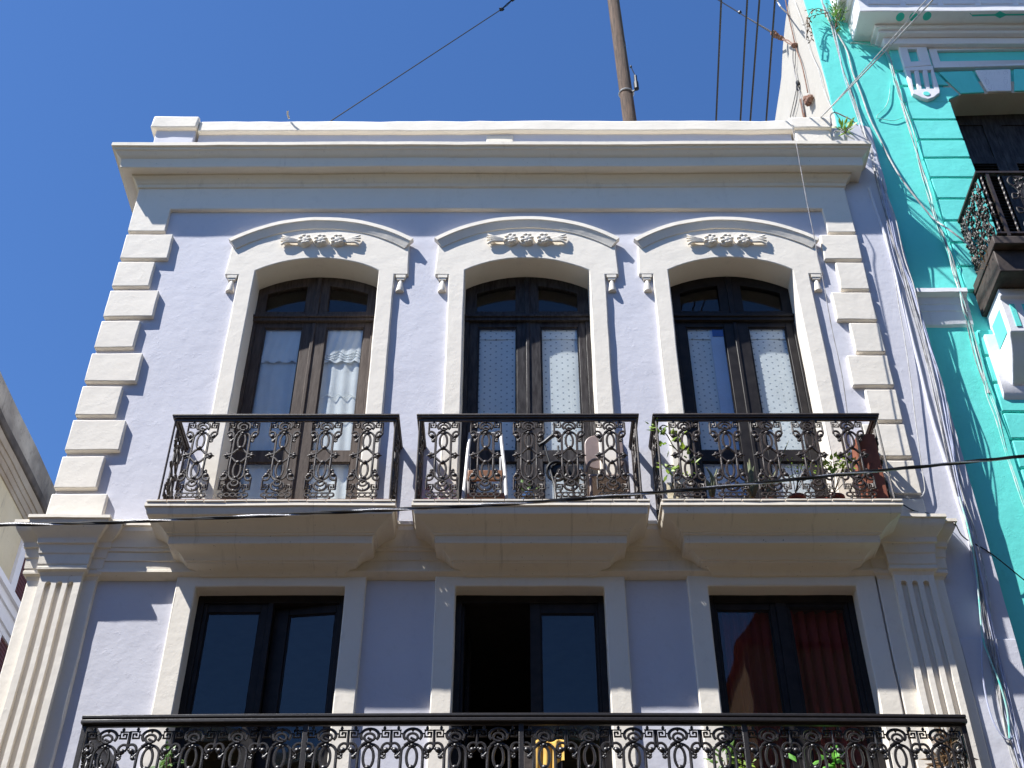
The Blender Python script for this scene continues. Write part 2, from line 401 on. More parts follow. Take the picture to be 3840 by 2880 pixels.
# stub of wall above the cornice at the right, step low on the party strip, plastered-in conduit
MB().prism([(4.04, 13.6), (4.60, 13.6), (4.61, 14.80), (4.52, 14.86), (4.40, 14.88), (4.30, 14.80), (4.04, 14.80)], 0.015, 0.11).build('wall_stub', LAV, TH, wobble=0.006, bevel=0.01)
MB().box(4.055, 4.568, -0.028, 0.05, 0, 7.36, 0.3).build('wall_step', LAV, TH, wobble=0.005, bevel=0.008)
MB().tube([wob((4.385+0.018*math.sin(z*1.7), -0.012, z), 0.01) for z in subdiv(13.6, 7.5, 0.3)], 0.02, 8).build('conduit', LAV, TH)
# dim rooms behind the doors
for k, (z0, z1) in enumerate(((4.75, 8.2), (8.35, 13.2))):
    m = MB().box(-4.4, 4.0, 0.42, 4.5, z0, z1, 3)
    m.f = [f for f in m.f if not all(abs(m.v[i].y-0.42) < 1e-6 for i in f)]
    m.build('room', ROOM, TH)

# ---- corner blocks, frieze, cornice, parapet
z = 12.797
bl = [(8.50, 8.968, -4.056), (9.039, 9.436, -4.185), (9.513, 9.907, -4.056), (9.977, 10.374, -4.185), (10.446, 10.848, -4.06), (10.934, 11.333, -4.185), (11.399, 11.805, -4.056), (11.875, 12.27, -4.185), (12.329, 12.735, -4.056)]
for a, b, r in bl: MB().box(QL, r, -0.055, 0.01, a, b, 0.2).build('quoin_block', WHITE, TH, wobble=0.006, bevel=0.012)
br = [(8.50, 8.90, 3.605), (8.956, 9.37, 3.715), (9.423, 9.84, 3.60), (9.893, 10.314, 3.715), (10.375, 10.80, 3.604), (10.856, 11.283, 3.718), (11.337, 11.76, 3.598), (11.814, 12.241, 3.718), (12.30, 12.705, 3.607)]
for a, b, l in br: MB().box(l, QR, -0.055, 0.01, a, b, 0.2).build('quoin_block', WHITE, TH, wobble=0.006, bevel=0.012)
MB().prism([(QL, 12.797), (-4.167, 12.797), (-4.167, 13.185), (3.714, 13.175), (3.714, 12.757), (QR, 12.757), (QR, 13.60), (QL, 13.60)], -0.052, 0.02).build('frieze', WHITE, TH, wobble=0.005, bevel=0.01)
CORN = [(0.0, 14.10), (0.37, 14.045), (0.396, 14.03), (0.398, 13.972), (0.372, 13.966), (0.366, 13.935), (0.345, 13.925), (0.332, 13.90), (0.300, 13.868), (0.284, 13.855), (0.280, 13.842), (0.272, 13.715), (0.262, 13.708),
        (0.215, 13.722), (0.172, 13.726), (0.150, 13.722), (0.146, 13.70), (0.128, 13.688), (0.104, 13.662), (0.092, 13.625), (0.076, 13.612), (0.072, 13.568), (0.050, 13.555), (0.02, 13.55)]
MB().moulding(CORN, QL, QR, 0.055, back=0.09, step=0.2, backl=4.9).build('cornice', WHITE2, TH, wobble=0.006, smooth=28)
MB().box(-4.08, 3.56, 0.03, 0.20, 14.05, 14.71, 0.25).build('parapet', LAV, TH, wobble=0.006)
MB().box(-4.10, 3.62, -0.035, 0.26, 14.70, 14.905, 0.22).build('parapet_cap', WHITE, TH, wobble=0.013, bevel=0.02)
MB().box(-0.365, -0.02 + 0.0, 0.012, 0.05, 14.4, 14.655, 0.2).build('parapet_panel', WHITE2, TH, wobble=0.006, bevel=0.01)
p = MB().box(-4.63, -4.12, -0.02, 0.4, 14.06, 14.74, 0.25).build('parapet_pedestal', LAV, TH, wobble=0.008, bevel=0.012)
MB().box(-4.70, -4.105, -0.075, 0.46, 14.73, 14.965, 0.2).build('pedestal_cap', WHITE, p, wobble=0.014, bevel=0.025)
p = MB().box(3.60, 4.06, -0.015, 0.4, 14.06, 14.73, 0.25).build('parapet_pedestal', WHITE, TH, wobble=0.008, bevel=0.012)
MB().prism([(3.585, 14.72), (3.56, 14.95), (4.12, 14.945), (4.085, 14.72)], -0.05, 0.46).build('pedestal_cap', WHITE, p, wobble=0.012, bevel=0.02)
# small stub of pipe on the coping
MB().tube([(-2.93, -0.05, 14.93), (-2.95, -0.09, 14.97), (-2.945, -0.12, 15.0)], 0.013, 7).build('pipe_stub', PARTY, TH)

# ---- top floor door surrounds
R_H = 1.77; R_O = 1.356
def surround(cx, k):
    half, ear, op = 0.90, 1.06, 0.717
    jt = (0.0, 0.012, -0.006)[k]
    top = [(cx+x, z+jt) for x, z in arc(0, 12.97-R_H, R_H-0.02, 36.5, -36.5, 16)]
    inner = [(cx+x, z) for x, z in arc(0, 12.338-R_O, R_O, -31.9, 31.9, 14)]
    pts = [(cx-half, 8.49), (cx-op, 8.49)]+inner+[(cx+op, 8.49), (cx+half, 8.49), (cx+half, 12.06), (cx+ear, 12.06)]+top+[(cx-ear, 12.06), (cx-half, 12.06)]
    s = MB().prism(pts, -0.048, 0.40, step=0.2).build('door_surround', WHITE, TH, wobble=0.0055, bevel=0.012)
    # arched hood
    prof = [(0.03, 0.004), (0.098, 0.0), (0.101, -0.055), (0.089, -0.060), (0.088, -0.072), (0.082, -0.080), (0.076, -0.112), (0.066, -0.135), (0.060, -0.160), (0.03, -0.162)]
    m = MB(); N = 26; a0 = 38.0; vs = []
    for i in range(N+1):
        a = math.radians(-a0+2*a0*i/N)
        for p, o in prof:
            R = R_H+o; vs.append((cx+R*math.sin(a), -p, 12.988-R_H+jt+R*math.cos(a)))
    n = len(prof); fs = [(i*n+j, (i+1)*n+j, (i+1)*n+j+1, i*n+j+1) for i in range(N) for j in range(n-1)]
    fs += [(i*n+n-1, (i+1)*n+n-1, (i+1)*n, i*n) for i in range(N)]
    fs += [tuple(range(n)), tuple(N*n+j for j in range(n-1, -1, -1))]
    m.add(vs, fs); m.build('hood_mould', WHITE, s, wobble=0.005, smooth=28)
    # garland: three roses between two sprays of stalks
    g = MB(); gz = 12.600+jt
    for q, gx in enumerate((-0.187, 0.0, 0.197)):
        sd = (q-1)*0.8
        def petals(d, sd=sd, q=q):
            th = math.atan2(d.z, d.x); r = math.hypot(d.x, d.z)
            return 1+0.045*math.sin(4*th+9*r+sd*2+k)*min(1, r*2)+0.05*math.sin(13*r+2*th+q)+0.03*math.sin(7*th-6*r)
        g.blob((cx+gx, -0.048, gz), 0.088, 0.068, 0.090, 30, 22, petals)
        for t in range(7):
            a = t*0.9+q; g.blob((cx+gx+0.055*math.cos(a), -0.10, gz+0.062*math.sin(a)), 0.032, 0.022, 0.018, 8, 6)
    for sg in (-1, 1):
        for j, e in enumerate((0.085, 0.038, -0.015, -0.075)):
            P = bez([(cx+sg*0.255, -0.075, gz+0.01-0.012*j), (cx+sg*0.34, -0.085, gz+0.008-0.01*j+e*0.15), (cx+sg*0.41, -0.09, gz+e*0.55), (cx+sg*(0.475-0.01*abs(j-1.5)), -0.08, gz+e)], 5)
            g.tube(P, 0.016, 7, rs=[0.010+0.006*math.sin(i/len(P)*3.0) for i in range(len(P))])
    g.build('garland', WHITE, s, smooth=50)
    for sg in (-1, 1):
        d = MB(); x = cx+sg*0.972
        d.box(x-0.055, x+0.055, -0.045, 0.02, 12.018, 12.06, 0.1).box(x-0.042, x+0.042, -0.038, 0.02, 11.988, 12.018, 0.1)
        d.lathe((x, -0.012, 11.81), [(0.046, 0), (0.048, 0.012), (0.022, 0.17), (0.018, 0.182)], 14)
        d.build('drop_ornament', WHITE, s, wobble=0.003)
for k, c in enumerate(CX): surround(c, k)

# ---- French doors, top floor
def leaf_frame(x0, x1, z0, z1, panes, y0, y1):
    """a door leaf: one XZ grid of stiles and rails round the panes"""
    m = MB(); xs = sorted({x0, x1}|{p[0] for p in panes}|{p[1] for p in panes}); zs = sorted({z0, z1}|{p[2] for p in panes}|{p[3] for p in panes})
    a, b = panes[0][0], panes[0][1]
    m.box(x0, a, y0, y1, z0, z1, 3); m.box(b, x1, y0, y1, z0, z1, 3)
    cur = z0
    for p in sorted(panes, key=lambda p: p[2]):
        m.box(a, b, y0+0.002, y1-0.002, cur, p[2], 3); cur = p[3]
    m.box(a, b, y0+0.002, y1-0.002, cur, z1, 3)
    for p in panes:           # glazing beads
        for (c, d, e, f) in ((p[0], p[0]+0.014, p[2], p[3]), (p[1]-0.014, p[1], p[2], p[3]), (p[0]+0.014, p[1]-0.014, p[2], p[2]+0.014), (p[0]+0.014, p[1]-0.014, p[3]-0.014, p[3])):
            m.box(c, d, y0+0.014, y1-0.01, e, f, 3)
    return m
def french_door(cx, mat, k):
    Y = 0.27; op = 0.74; cx = cx*1.0085
    # fixed frame: jambs and an arched head with two curved-top lights
    fr = MB()
    fr.box(cx-op, cx-0.665, Y-0.012, Y+0.10, 8.49, 11.605, 3); fr.box(cx+0.665, cx+op, Y-0.012, Y+0.10, 8.49, 11.605, 3)
    def head(x): return 12.338-R_O+math.sqrt(R_O**2-x*x)
    def light(x): return 12.245-1.36+math.sqrt(1.36**2-x*x)
    for sg in (-1, 1):
        xi, xo = 0.135, 0.585
        top = [(cx+sg*(xi+(xo-xi)*i/8), light(xi+(xo-xi)*i/8)-0.05) for i in range(9)]
        hd = [(cx+sg*(0.002+(op-0.002)*i/10), head(min(0.717, 0.002+(op-0.002)*i/10))+0.02) for i in range(11)]
        # quarter of the head: outer ring polygon cut round the light
        poly = [(cx+sg*0.002, 11.685), (cx+sg*op, 11.685)]+hd[::-1]
        hole = [(cx+sg*xi, 11.775), (cx+sg*xo, 11.775)]+top[::-1]
        bm_o, bm_h = poly, hole
        m = MB()
        # strips: below, above, outside and inside the light
        def pr(P): m.prism(P if sg > 0 else P[::-1], Y, Y+0.07, 0.5)
        pr([(cx+sg*0.002, 11.685), (cx+sg*op, 11.685), (cx+sg*op, 11.775), (cx+sg*0.002, 11.775)])
        pr([(cx+sg*0.002, 11.775), (cx+sg*xi, 11.775), top[0], (top[0][0], head(xi)+0.02), hd[0]])
        pr([(cx+sg*xo, 11.775), (cx+sg*op, 11.775), hd[-1], (cx+sg*xo, head(xo)+0.02), top[-1]])
        for i in range(8):
            a, b = top[i], top[i+1]
            pr([a, b, (b[0], head(abs(b[0]-cx))+0.02), (a[0], head(abs(a[0]-cx))+0.02)])
        fr.v, o = fr.v+m.v, len(fr.v); fr.f += [tuple(i+o for i in f) for f in m.f]
    # moulded transom bar, stepped head trim
    fr.box(cx-op, cx+op, Y-0.055, Y+0.08, 11.650, 11.685, 3); fr.box(cx-op, cx+op, Y-0.035, Y+0.08, 11.605, 11.650, 3)
    fr.box(cx-0.03, cx+0.03, Y-0.022, Y+0.02, 11.685, 12.31, 3)
    D = fr.build('french_door', mat, TH, bevel=0.004)
    for sg in (-1, 1):
        a, b = sorted((cx+sg*0.135, cx+sg*0.585))
        MB().box(a-0.01, b+0.01, Y+0.034, Y+0.038, 11.765, 12.215, 3).build('transom_pane', GLASS, D)
        px0, px1 = (cx-0.562, cx-0.122) if sg < 0 else (cx+0.148, cx+0.582)
        lx0, lx1 = (cx-0.665, cx-0.004) if sg < 0 else (cx+0.014, cx+0.665)
        panes = [(px0, px1, 9.76, 11.53), (px0, px1, 8.78, 9.61)]
        L = leaf_frame(lx0, lx1, 8.52, 11.605, panes, Y+0.004, Y+0.05).build('door_leaf', mat, D, bevel=0.004)
        for q in panes: MB().box(q[0]-0.008, q[1]+0.008, Y+0.026, Y+0.030, q[2]-0.008, q[3]+0.008, 3).build('glass_pane', GLASS, D)
    MB().box(cx-0.016, cx+0.022, Y-0.012, Y+0.03, 8.55, 11.59, 3).build('meeting_bead', mat, D, bevel=0.006)
    # curtains hang behind the glass
    for sg in (-1, 1):
        x0, x1 = (cx-0.62, cx-0.06) if sg < 0 else (cx+0.09, cx+0.64)
        m = MB(); nx, nz = 36, 40; z0, z1 = 8.62, 11.645; vs = []
        for j in range(nz+1):
            for i in range(nx+1):
                u = i/nx; zz = z0+(z1-z0)*j/nz; x = x0+(x1-x0)*u
                if k == 0: y = Y+0.068+0.010*math.sin(u*26+1.5*math.sin(zz*1.3)+sg)*(0.4+0.6*(1-j/nz))+0.006*noise.noise(Vector((x*6, zz*5, k)))
                else: y = Y+0.058+0.004*math.sin(u*9+zz+sg*k)+0.004*noise.noise(Vector((x*5, zz*3, k*3.0)))
                vs.append((x, y, zz))
        fs = [(j*(nx+1)+i, j*(nx+1)+i+1, (j+1)*(nx+1)+i+1, (j+1)*(nx+1)+i) for j in range(nz) for i in range(nx)]
        m.add(vs, fs)
        if k == 0:         # scalloped valance in front
            vs = []; nx2 = 48; o = []
            for j in range(8):
                for i in range(nx2+1):
                    u = i/nx2; zb = 11.06-0.035*abs(math.sin(u*math.pi*4)); zz = 11.645+(zb-11.645)*j/7
                    vs.append((x0+(x1-x0)*u, Y+0.048-0.006*j/7+0.004*math.sin(u*38+j), zz))
            m.add(vs, [(j*(nx2+1)+i, j*(nx2+1)+i+1, (j+1)*(nx2+1)+i+1, (j+1)*(nx2+1)+i) for j in range(7) for i in range(nx2)])
            if sg > 0:
                for r_ in range(3):
                    P = [(x0+0.05+(x1-x0-0.05)*i/40, Y+0.04, 11.11+0.045*r_-0.05*abs(math.sin(i/40*math.pi*2.5+0.4))*(1+0.2*r_)+0.02*(i/40)) for i in range(41)]
                    m.tube(P, 0.0035, 5)
                for r_, zz in enumerate((10.55, 10.28, 10.20)):
                    P = [(x0+(x1-x0)*i/60, Y+0.056, zz+0.02*math.sin(i/60*math.pi*9)) for i in range(61)]
                    m.tube(P, 0.004, 4)
        else:              # straight header strip
            m.box(x0, x1, Y+0.048, Y+0.052, 11.38, 11.645, 1)
        c = m.build('curtain', LACE if k == 0 else DOTTED, None, smooth=80)
        side = 'left' if sg < 0 else 'right'
        tag(c, ['white lace curtain with scalloped valance behind the {} leaf of the brown top-floor door', 'white dotted curtain behind the {} leaf of the middle top-floor door', 'white dotted curtain behind the {} leaf of the top-floor door nearest the turquoise house'][k].format(side), 'curtain', 'white curtains behind the top-floor doors')
        if k == 2 and sg < 0:
            tag(MB().box(px_blue0 := cx-0.285, cx-0.11, Y+0.040, Y+0.044, 9.2, 11.62, 1).build('curtain_strip', cloth('pale_blue_voile', (0.56, 0.66, 0.82), trans=0.12), None), 'plain pale blue strip of cloth hung over the dotted curtain on the right', 'cloth')
            tag(MB().box(cx-0.26, cx-0.105, Y+0.034, Y+0.037, 11.41, 11.62, 1).build('cloth_patch', BLUECL, None), 'small blue printed cloth tucked at the top of the dotted curtain', 'cloth')
for k, c in enumerate(CX): french_door(c, (DOORA, DOORB, DOORC)[k], k)

# ---- cast iron balcony panel (half drawn, mirrored top to bottom)
def panel_mesh(W=0.30):
    m = MB(); s = W/0.30; r = 0.0078
    def T(P, rr=r, closed=False, sides=6): m.tube([(x*s, y, z) for x, y, z in P], rr*1.5, sides, closed)
    for sg in (1, -1):
        def q(x, z, y=0.0): return (x, y, sg*z)
        # tall loop ending in a small spiral
        loop = [q(0.075, 0.0), q(0.075, 0.1), q(0.075, 0.21)]+[q(0.075*math.cos(a), 0.215+0.075*math.sin(a)) for a in [math.radians(t) for t in range(10, 172, 14)]]+[q(-0.075, 0.2), q(-0.075, 0.1), q(-0.075, 0.0)]
        T(loop, 0.0082)
        T([q(-0.055, 0.275, -0.006), q(-0.03, 0.296, -0.008), q(0.0, 0.302, -0.01), q(0.028, 0.318, -0.012)]+[q(0.036*math.cos(a), 0.338+0.034*math.sin(a), -0.013) for a in [math.radians(t) for t in range(-15, 330, 22)]]+[q(0.0, 0.326, -0.014), q(-0.012, 0.335, -0.014)], 0.0075)
        # hanging oval
        T([q(0.036*math.cos(a), 0.175+0.088*math.sin(a), -0.004) for a in [2*math.pi*t/20 for t in range(20)]], 0.0078, True)
        for bz, br in ((0.272, 0.019), (0.088, 0.024)):
            m.blob(((0)*s, -0.006, sg*bz), br*1.1, br*0.9, br, 8, 6)
        for e in (-1, 1):
            def h(x, z, y=0.0): return (e*x, y, sg*z)
            m.blob((e*0.02*s, -0.006, sg*0.268), 0.012, 0.01, 0.009, 6, 5)
            # cross arms out to the side buds
            T(bez([h(0.0, 0.088), h(0.035, 0.066), h(0.072, 0.026), h(0.125, 0.008)], 4), 0.0085)
            # side buds
            m.blob((e*0.126*s, -0.003, 0), 0.026, 0.016, 0.016, 8, 6); m.blob((e*0.118*s, 0, sg*0.026), 0.016, 0.011, 0.014, 6, 5)
            T([h(0.115, 0.004), h(0.132, 0.020), h(0.118, 0.030), h(0.108, 0.022)], 0.0065, sides=5)
            if sg > 0: m.tube([(e*0.13*s, 0, 0), (e*0.149*s, 0, 0), (e*0.163*s, 0, 0)], 0.01, 6, rs=[0.010, 0.009, 0.001])
            # C-scroll with knobs
            T(bez([h(0.148, 0.27), h(0.143, 0.289), h(0.12, 0.296), h(0.098, 0.282), h(0.088, 0.255), h(0.096, 0.228), h(0.116, 0.221), h(0.127, 0.236), h(0.118, 0.249)], 3), 0.0078)
            m.blob((e*0.118*s, -0.004, sg*0.236), 0.025, 0.016, 0.023, 8, 6)
            m.blob((e*0.137*s, -0.002, sg*0.248), 0.014, 0.011, 0.014, 6, 5)
            T(bez([h(0.085, 0.215), h(0.1, 0.195), h(0.112, 0.182), h(0.10, 0.172), h(0.09, 0.18)], 3), 0.007, sides=5)
            m.blob((e*0.100*s, 0, sg*0.180), 0.016, 0.011, 0.016, 6, 5); m.blob((e*0.111*s, 0, sg*0.200), 0.012, 0.010, 0.013, 6, 5)
            # Greek key
            T([h(0.147, 0.268), h(0.147, 0.300), h(0.147, 0.404), h(0.084, 0.404), h(0.084, 0.348), h(0.128, 0.348), h(0.128, 0.385), h(0.106, 0.385), h(0.106, 0.368)], 0.0072, sides=4)
            m.tube([(e*0.147*s, 0, sg*0.275), (e*0.147*s, 0, sg*0.262), (e*0.147*s, 0, sg*0.25)], 0.01, 6, rs=[0.008, 0.011, 0.001])
            m.tube([(e*0.10*s, 0, sg*0.404), (e*0.10*s, 0, sg*0.435)], 0.010, 6)
            m.blob((e*0.10*s, 0, sg*0.422), 0.015, 0.013, 0.008, 7, 5)
            m.tube([(e*0.084*s, 0, sg*0.375), (e*0.06*s, 0, sg*0.375)], 0.007, 5)
        # ring round the spiral, open below, with a heart point
        T([q(0.062*math.cos(a), 0.362+0.055*math.sin(a)) for a in [math.radians(t) for t in range(-40, 221, 13)]], 0.0085)
        m.tube([(0, 0, sg*0.42), (0, 0, sg*0.405), (0, 0, sg*0.388)], 0.01, 6, rs=[0.016, 0.013, 0.002])
    return m
def chain_mesh():
    m = MB()
    for i in range(5):
        cx = (i-2)*0.056
        m.tube([(cx+0.026*math.cos(a), -0.002, -0.468+0.021*math.sin(a)) for a in [2*math.pi*t/14 for t in range(14)]], 0.007, 6, True)
    for e in (-1, 1):
        m.tube([(x, 0, -0.468+e*0.026) for x in (-0.12, 0, 0.12)], 0.005, 5)
        m.tube([(e*0.12+e*0.026*math.cos(a), 0, -0.468+0.026*math.sin(a)) for a in [math.radians(t) for t in range(-90, 91, 30)]], 0.005, 5)
        m.tube([(e*0.10, 0, -0.49), (e*0.10, 0, -0.535)], 0.009, 6); m.blob((e*0.10, 0, -0.508), 0.014, 0.012, 0.009, 7, 5)
    return m
def bar_box(m, x0, x1, y0, y1, z0, z1): m.box(x0, x1, y0, y1, z0, z1, 9)
up_panel = panel_mesh(); cm = chain_mesh(); o_ = len(up_panel.v); up_panel.v += cm.v; up_panel.f += [tuple(i+o_ for i in f) for f in cm.f]
ZM = 9.104
up_panel.v = [Vector((v.x, v.y, v.z+ZM)) for v in up_panel.v]
PAN = up_panel.build('iron_panel', IRON, TH, smooth=60)
first_panel = [True]
def place_panel(parent, x, y, rot=0.0, sx=1.0, master=None, used=None):
    o = master if used[0] else master.copy()
    if not used[0]: COL.objects.link(o)
    used[0] = False
    attach(o, parent)
    o.location = (x, y, 0); o.rotation_euler = (0, 0, rot); o.scale = (sx, 1, 1)
    return o

# ---- the three top balconies
SLAB = [(0.0, 8.53), (0.55, 8.505), (0.575, 8.50), (0.578, 8.462), (0.562, 8.458), (0.556, 8.405), (0.548, 8.385), (0.505, 8.368), (0.455, 8.345), (0.415, 8.316), (0.395, 8.290), (0.380, 8.285), (0.374, 8.268), (0.360, 8.262), (0.356, 8.185), (0.345, 8.178),
        (0.300, 8.165), (0.255, 8.140), (0.222, 8.105), (0.215, 8.090), (0.198, 8.086), (0.192, 8.072), (0.165, 8.066), (0.125, 8.052), (0.095, 8.030), (0.080, 8.010), (0.05, 8.004), (0.02, 8.0)]
BAL = [(-3.385, -1.19), (-0.947, 1.20), (1.405, 3.595)]
PX = [[-3.095, -2.69, -2.278, -1.868, -1.460], [-0.705, -0.288, 0.134, 0.533, 0.937], [1.675, 2.078, 2.486, 2.895, 3.291]]
def balcony(k):
    x0, x1 = BAL[k]
    dl, dr = ((-0.025, 0.0), (0.04, 0.0), (0.03, -0.025))[k]
    B = MB().moulding(SLAB, x0+0.46+dl, x1-0.46+dr, 0.05, back=0.01, step=0.22).build('balcony', CORBEL, TH, wobble=0.005, smooth=28)
    yF = -0.50
    # paving edge tiles on the slab
    t = MB(); x = x0-0.06+dl
    while x < x1+0.05+dr:
        L = random.uniform(0.17, 0.24); t.box(x+0.003, min(x+L, x1+0.07+dr)-0.003, -0.585, -0.30, 8.506+random.uniform(-0.002, 0.002), 8.524+random.uniform(-0.002, 0.003), 1); x += L
    t.build('floor_tiles', WHITE2, B, bevel=0.003)
    h = MB()
    h.box(x0-0.035, x1+0.035, yF-0.035, yF+0.035, 9.582, 9.604, 9); h.box(x0-0.028, x1+0.028, yF-0.028, yF+0.028, 9.560, 9.582, 9)
    for e, xx in ((-1, x0), (1, x1)):
        h.box(xx-0.034, xx+0.034, yF+0.035, 0.02, 9.580, 9.602, 9); h.box(xx-0.027, xx+0.027, yF+0.028, 0.02, 9.559, 9.580, 9)
    h.build('handrail', IRON, B, bevel=0.005)
    u = MB(); u.box(x0, x1, yF-0.012, yF+0.012, 9.530, 9.556, 9)
    for xx in (x0, x1): u.box(xx-0.010, xx+0.010, yF+0.012, 0.02, 9.530, 9.552, 9)
    u.build('upper_bar', IRON, B)
    b = MB(); b.box(x0-0.012, x1+0.012, yF-0.014, yF+0.014, 8.556, 8.580, 9)
    for xx in (x0, x1): b.box(xx-0.012, xx+0.012, yF+0.014, 0.02, 8.557, 8.579, 9)
    b.build('lower_bar', RUST if k == 0 else IRON, B)
    for xx in (x0, x1):
        MB().tube([(xx, yF, 8.52), (xx, yF, 9.56)], 0.011, 4).build('corner_post', IRON, B)
        MB().tube([(xx, 0.0, 8.53), (xx, -0.012, 8.56), (xx, -0.02, 9.56)], 0.012, 5).build('wall_post', IRON, B)
    for x in PX[k]: place_panel(B, x, yF, 0, 1, PAN, first_panel)
    for e, xx in ((-1, x0), (1, x1)): place_panel(B, xx, -0.25, math.pi/2, 1.0, PAN, first_panel)
    return B
for k in range(3): balcony(k)

# ---- belt course between the corbels, capitals and pilasters
BELT = [(0.0, 8.56), (0.18, 8.545), (0.205, 8.535), (0.207, 8.495), (0.19, 8.49), (0.185, 8.445), (0.165, 8.425), (0.140, 8.385), (0.128, 8.345), (0.122, 8.300), (0.112, 8.296), (0.110, 8.262), (0.096, 8.256), (0.094, 8.165), (0.082, 8.160), (0.080, 8.075), (0.092, 8.066), (0.094, 8.040), (0.082, 8.034), (0.05, 8.010), (0.0, 8.0)]
for a, b in ((-3.96, -2.86), (-1.72, -0.42), (0.68, 1.93), (3.07, 3.47)):
    MB().moulding(BELT, a, b, 0.0, back=0.0, left=False, right=False, step=0.2).build('belt_course', WHITE2, TH, wobble=0.006, smooth=28)
def capital_profile(p):
    return [(0.0, 8.565)]+[(p+e, z) for e, z in ((0.17, 8.555), (0.192, 8.548), (0.194, 8.514), (0.178, 8.508), (0.172, 8.465), (0.152, 8.432), (0.116, 8.392), (0.096, 8.367), (0.086, 8.352), (0.082, 8.302), (0.066, 8.296), (0.060, 8.262), (0.054, 8.204), (0.044, 8.192), (0.040, 8.092), (0.030, 8.076), (0.040, 8.062), (0.038, 8.036), (0.012, 8.020), (0.004, 7.992), (0.0, 7.985))]
def pilaster(x0, x1, s0, s1):
    # flat strip behind
    S = MB().box(x0, x1, -0.05, 0.01, 0, 8.1, 0.3).build('pilaster', WHITE, TH, wobble=0.006, bevel=0.01)
    MB().moulding([(p, z-0.012) for p, z in capital_profile(0.05)][:], x0+0.001, x1-0.001, 0.05, back=0.01, step=0.15).build('capital', WHITE2, S, wobble=0.007, smooth=28)
    # fluted shaft: front plane with three round-headed channels
    c = (s0+s1)/2; m = MB(); d = 0.042; yF = -0.112; fl = [c-0.106, c, c+0.106]; hw = 0.029
    edges = [s0]; 
    for f in fl: edges += [f-hw, f+hw]
    edges.append(s1)
    for a, b in zip(edges[0::2], edges[1::2]): m.box(a, b, yF, -0.04, 0, 8.05, 0.35)
    for f in fl:
        m.box(f-hw, f+hw, yF+d, -0.041, 0, 7.93, 0.35)
        top = [(f+hw*math.cos(a), 7.895+hw*math.sin(a)*1.0) for a in [math.pi*t/8 for t in range(9)]]
        m.prism([(f+hw, 8.05), (f-hw, 8.05)]+top[::-1], yF+0.001, -0.041, 1)
    m.build('fluted_shaft', WHITE, S, wobble=0.006, bevel=0.006)
    MB().moulding(capital_profile(0.112), s0, s1, 0.112, back=0.02, step=0.12).build('shaft_capital', WHITE2, S, wobble=0.008, smooth=28)
pilaster(-4.618, -3.955, -4.474, -4.075)
pilaster(3.415, 4.048, 3.555, 3.935)

# ---- middle floor door surrounds and doors
for k, (a, b) in enumerate(LF):
    MB().prism([(a-0.19, 4.86), (a, 4.86), (a, 7.905), (b, 7.905), (b, 4.86), (b+0.195, 4.86), (b+0.195, 8.02), (a-0.19, 8.02)], -0.05, 0.26, 0.25).build('door_surround', WHITE, TH, wobble=0.006, bevel=0.012)
def lower_door(k):
    a, b = LF[k]; Y = 0.13; c = (a+b)/2
    fr = MB(); fr.box(a-0.02, a+0.06, Y-0.01, Y+0.1, 4.87, 7.93, 3); fr.box(b-0.06, b+0.02, Y-0.01, Y+0.1, 4.87, 7.93, 3); fr.box(a+0.06, b-0.06, Y-0.012, Y+0.1, 7.825, 7.93, 3)
    D = fr.build('glazed_door', DOORC, TH, bevel=0.004)
    def leaf(x0, x1, px0, px1, hinge=None, ang=0.0, zt=7.735):
        L = leaf_frame(x0, x1, 4.9, 7.825, [(px0, px1, 5.5, zt)], Y+0.004, Y+0.05)
        G = MB().box(px0-0.005, px1+0.005, Y+0.024, Y+0.028, 5.495, zt+0.005, 3)
        if hinge is not None:
            R = Matrix.Rotation(ang, 3, 'Z'); h = Vector((hinge, Y+0.03, 0))
            for mm in (L, G): mm.v = [R@(v-h)+h for v in mm.v]
        L.build('door_leaf', DOORC, D, bevel=0.004); G.build('glass_pane', GLASS, D)
    if k == 0:
        leaf(a+0.06, c-0.03, a+0.10, c-0.10); leaf(c+0.02, b-0.05, c+0.16, b-0.085, hinge=b-0.06, ang=math.radians(-7))
        MB().box(c-0.03, c+0.02, Y-0.012, Y+0.06, 4.9, 7.825, 3).build('mullion', DOORC, D, bevel=0.004)
    elif k == 1:
        leaf(a+0.06, c-0.0, a+0.14, c-0.09, hinge=a+0.06, ang=math.radians(86)); leaf(c+0.0, b-0.06, c+0.10, b-0.085, zt=7.72)
    else:
        leaf(a+0.06, c-0.05, a+0.085, c-0.105, zt=7.755); leaf(c+0.05, b-0.06, c+0.075, b-0.10, zt=7.78)
        MB().box(c-0.05, c+0.05, Y-0.008, Y+0.06, 4.9, 7.825, 3).build('mullion', DOORC, D, bevel=0.004)
        for sg in (-1, 1):
            x0, x1 = (a+0.06, c-0.08) if sg < 0 else (c+0.04, b-0.08)
            m = MB(); nx, nz = 50, 24; vs = []
            for j in range(nz+1):
                for i in range(nx+1):
                    u = i/nx; zz = 5.0+(7.80-5.0)*j/nz
                    vs.append((x0+(x1-x0)*u, Y+0.13+0.028*math.sin(u*34+0.6*math.sin(zz*1.2)+sg)+0.01*math.sin(u*71), zz))
            m.add(vs, [(j*(nx+1)+i, j*(nx+1)+i+1, (j+1)*(nx+1)+i+1, (j+1)*(nx+1)+i) for j in range(nz) for i in range(nx)])
            tag(m.build('red_curtain', RED, None, smooth=80), 'dark red pleated curtain behind the {} leaf of the lower door on the right'.format('left' if sg < 0 else 'right'), 'curtain', 'dark red curtains behind the lower door')
for k in range(3): lower_door(k)

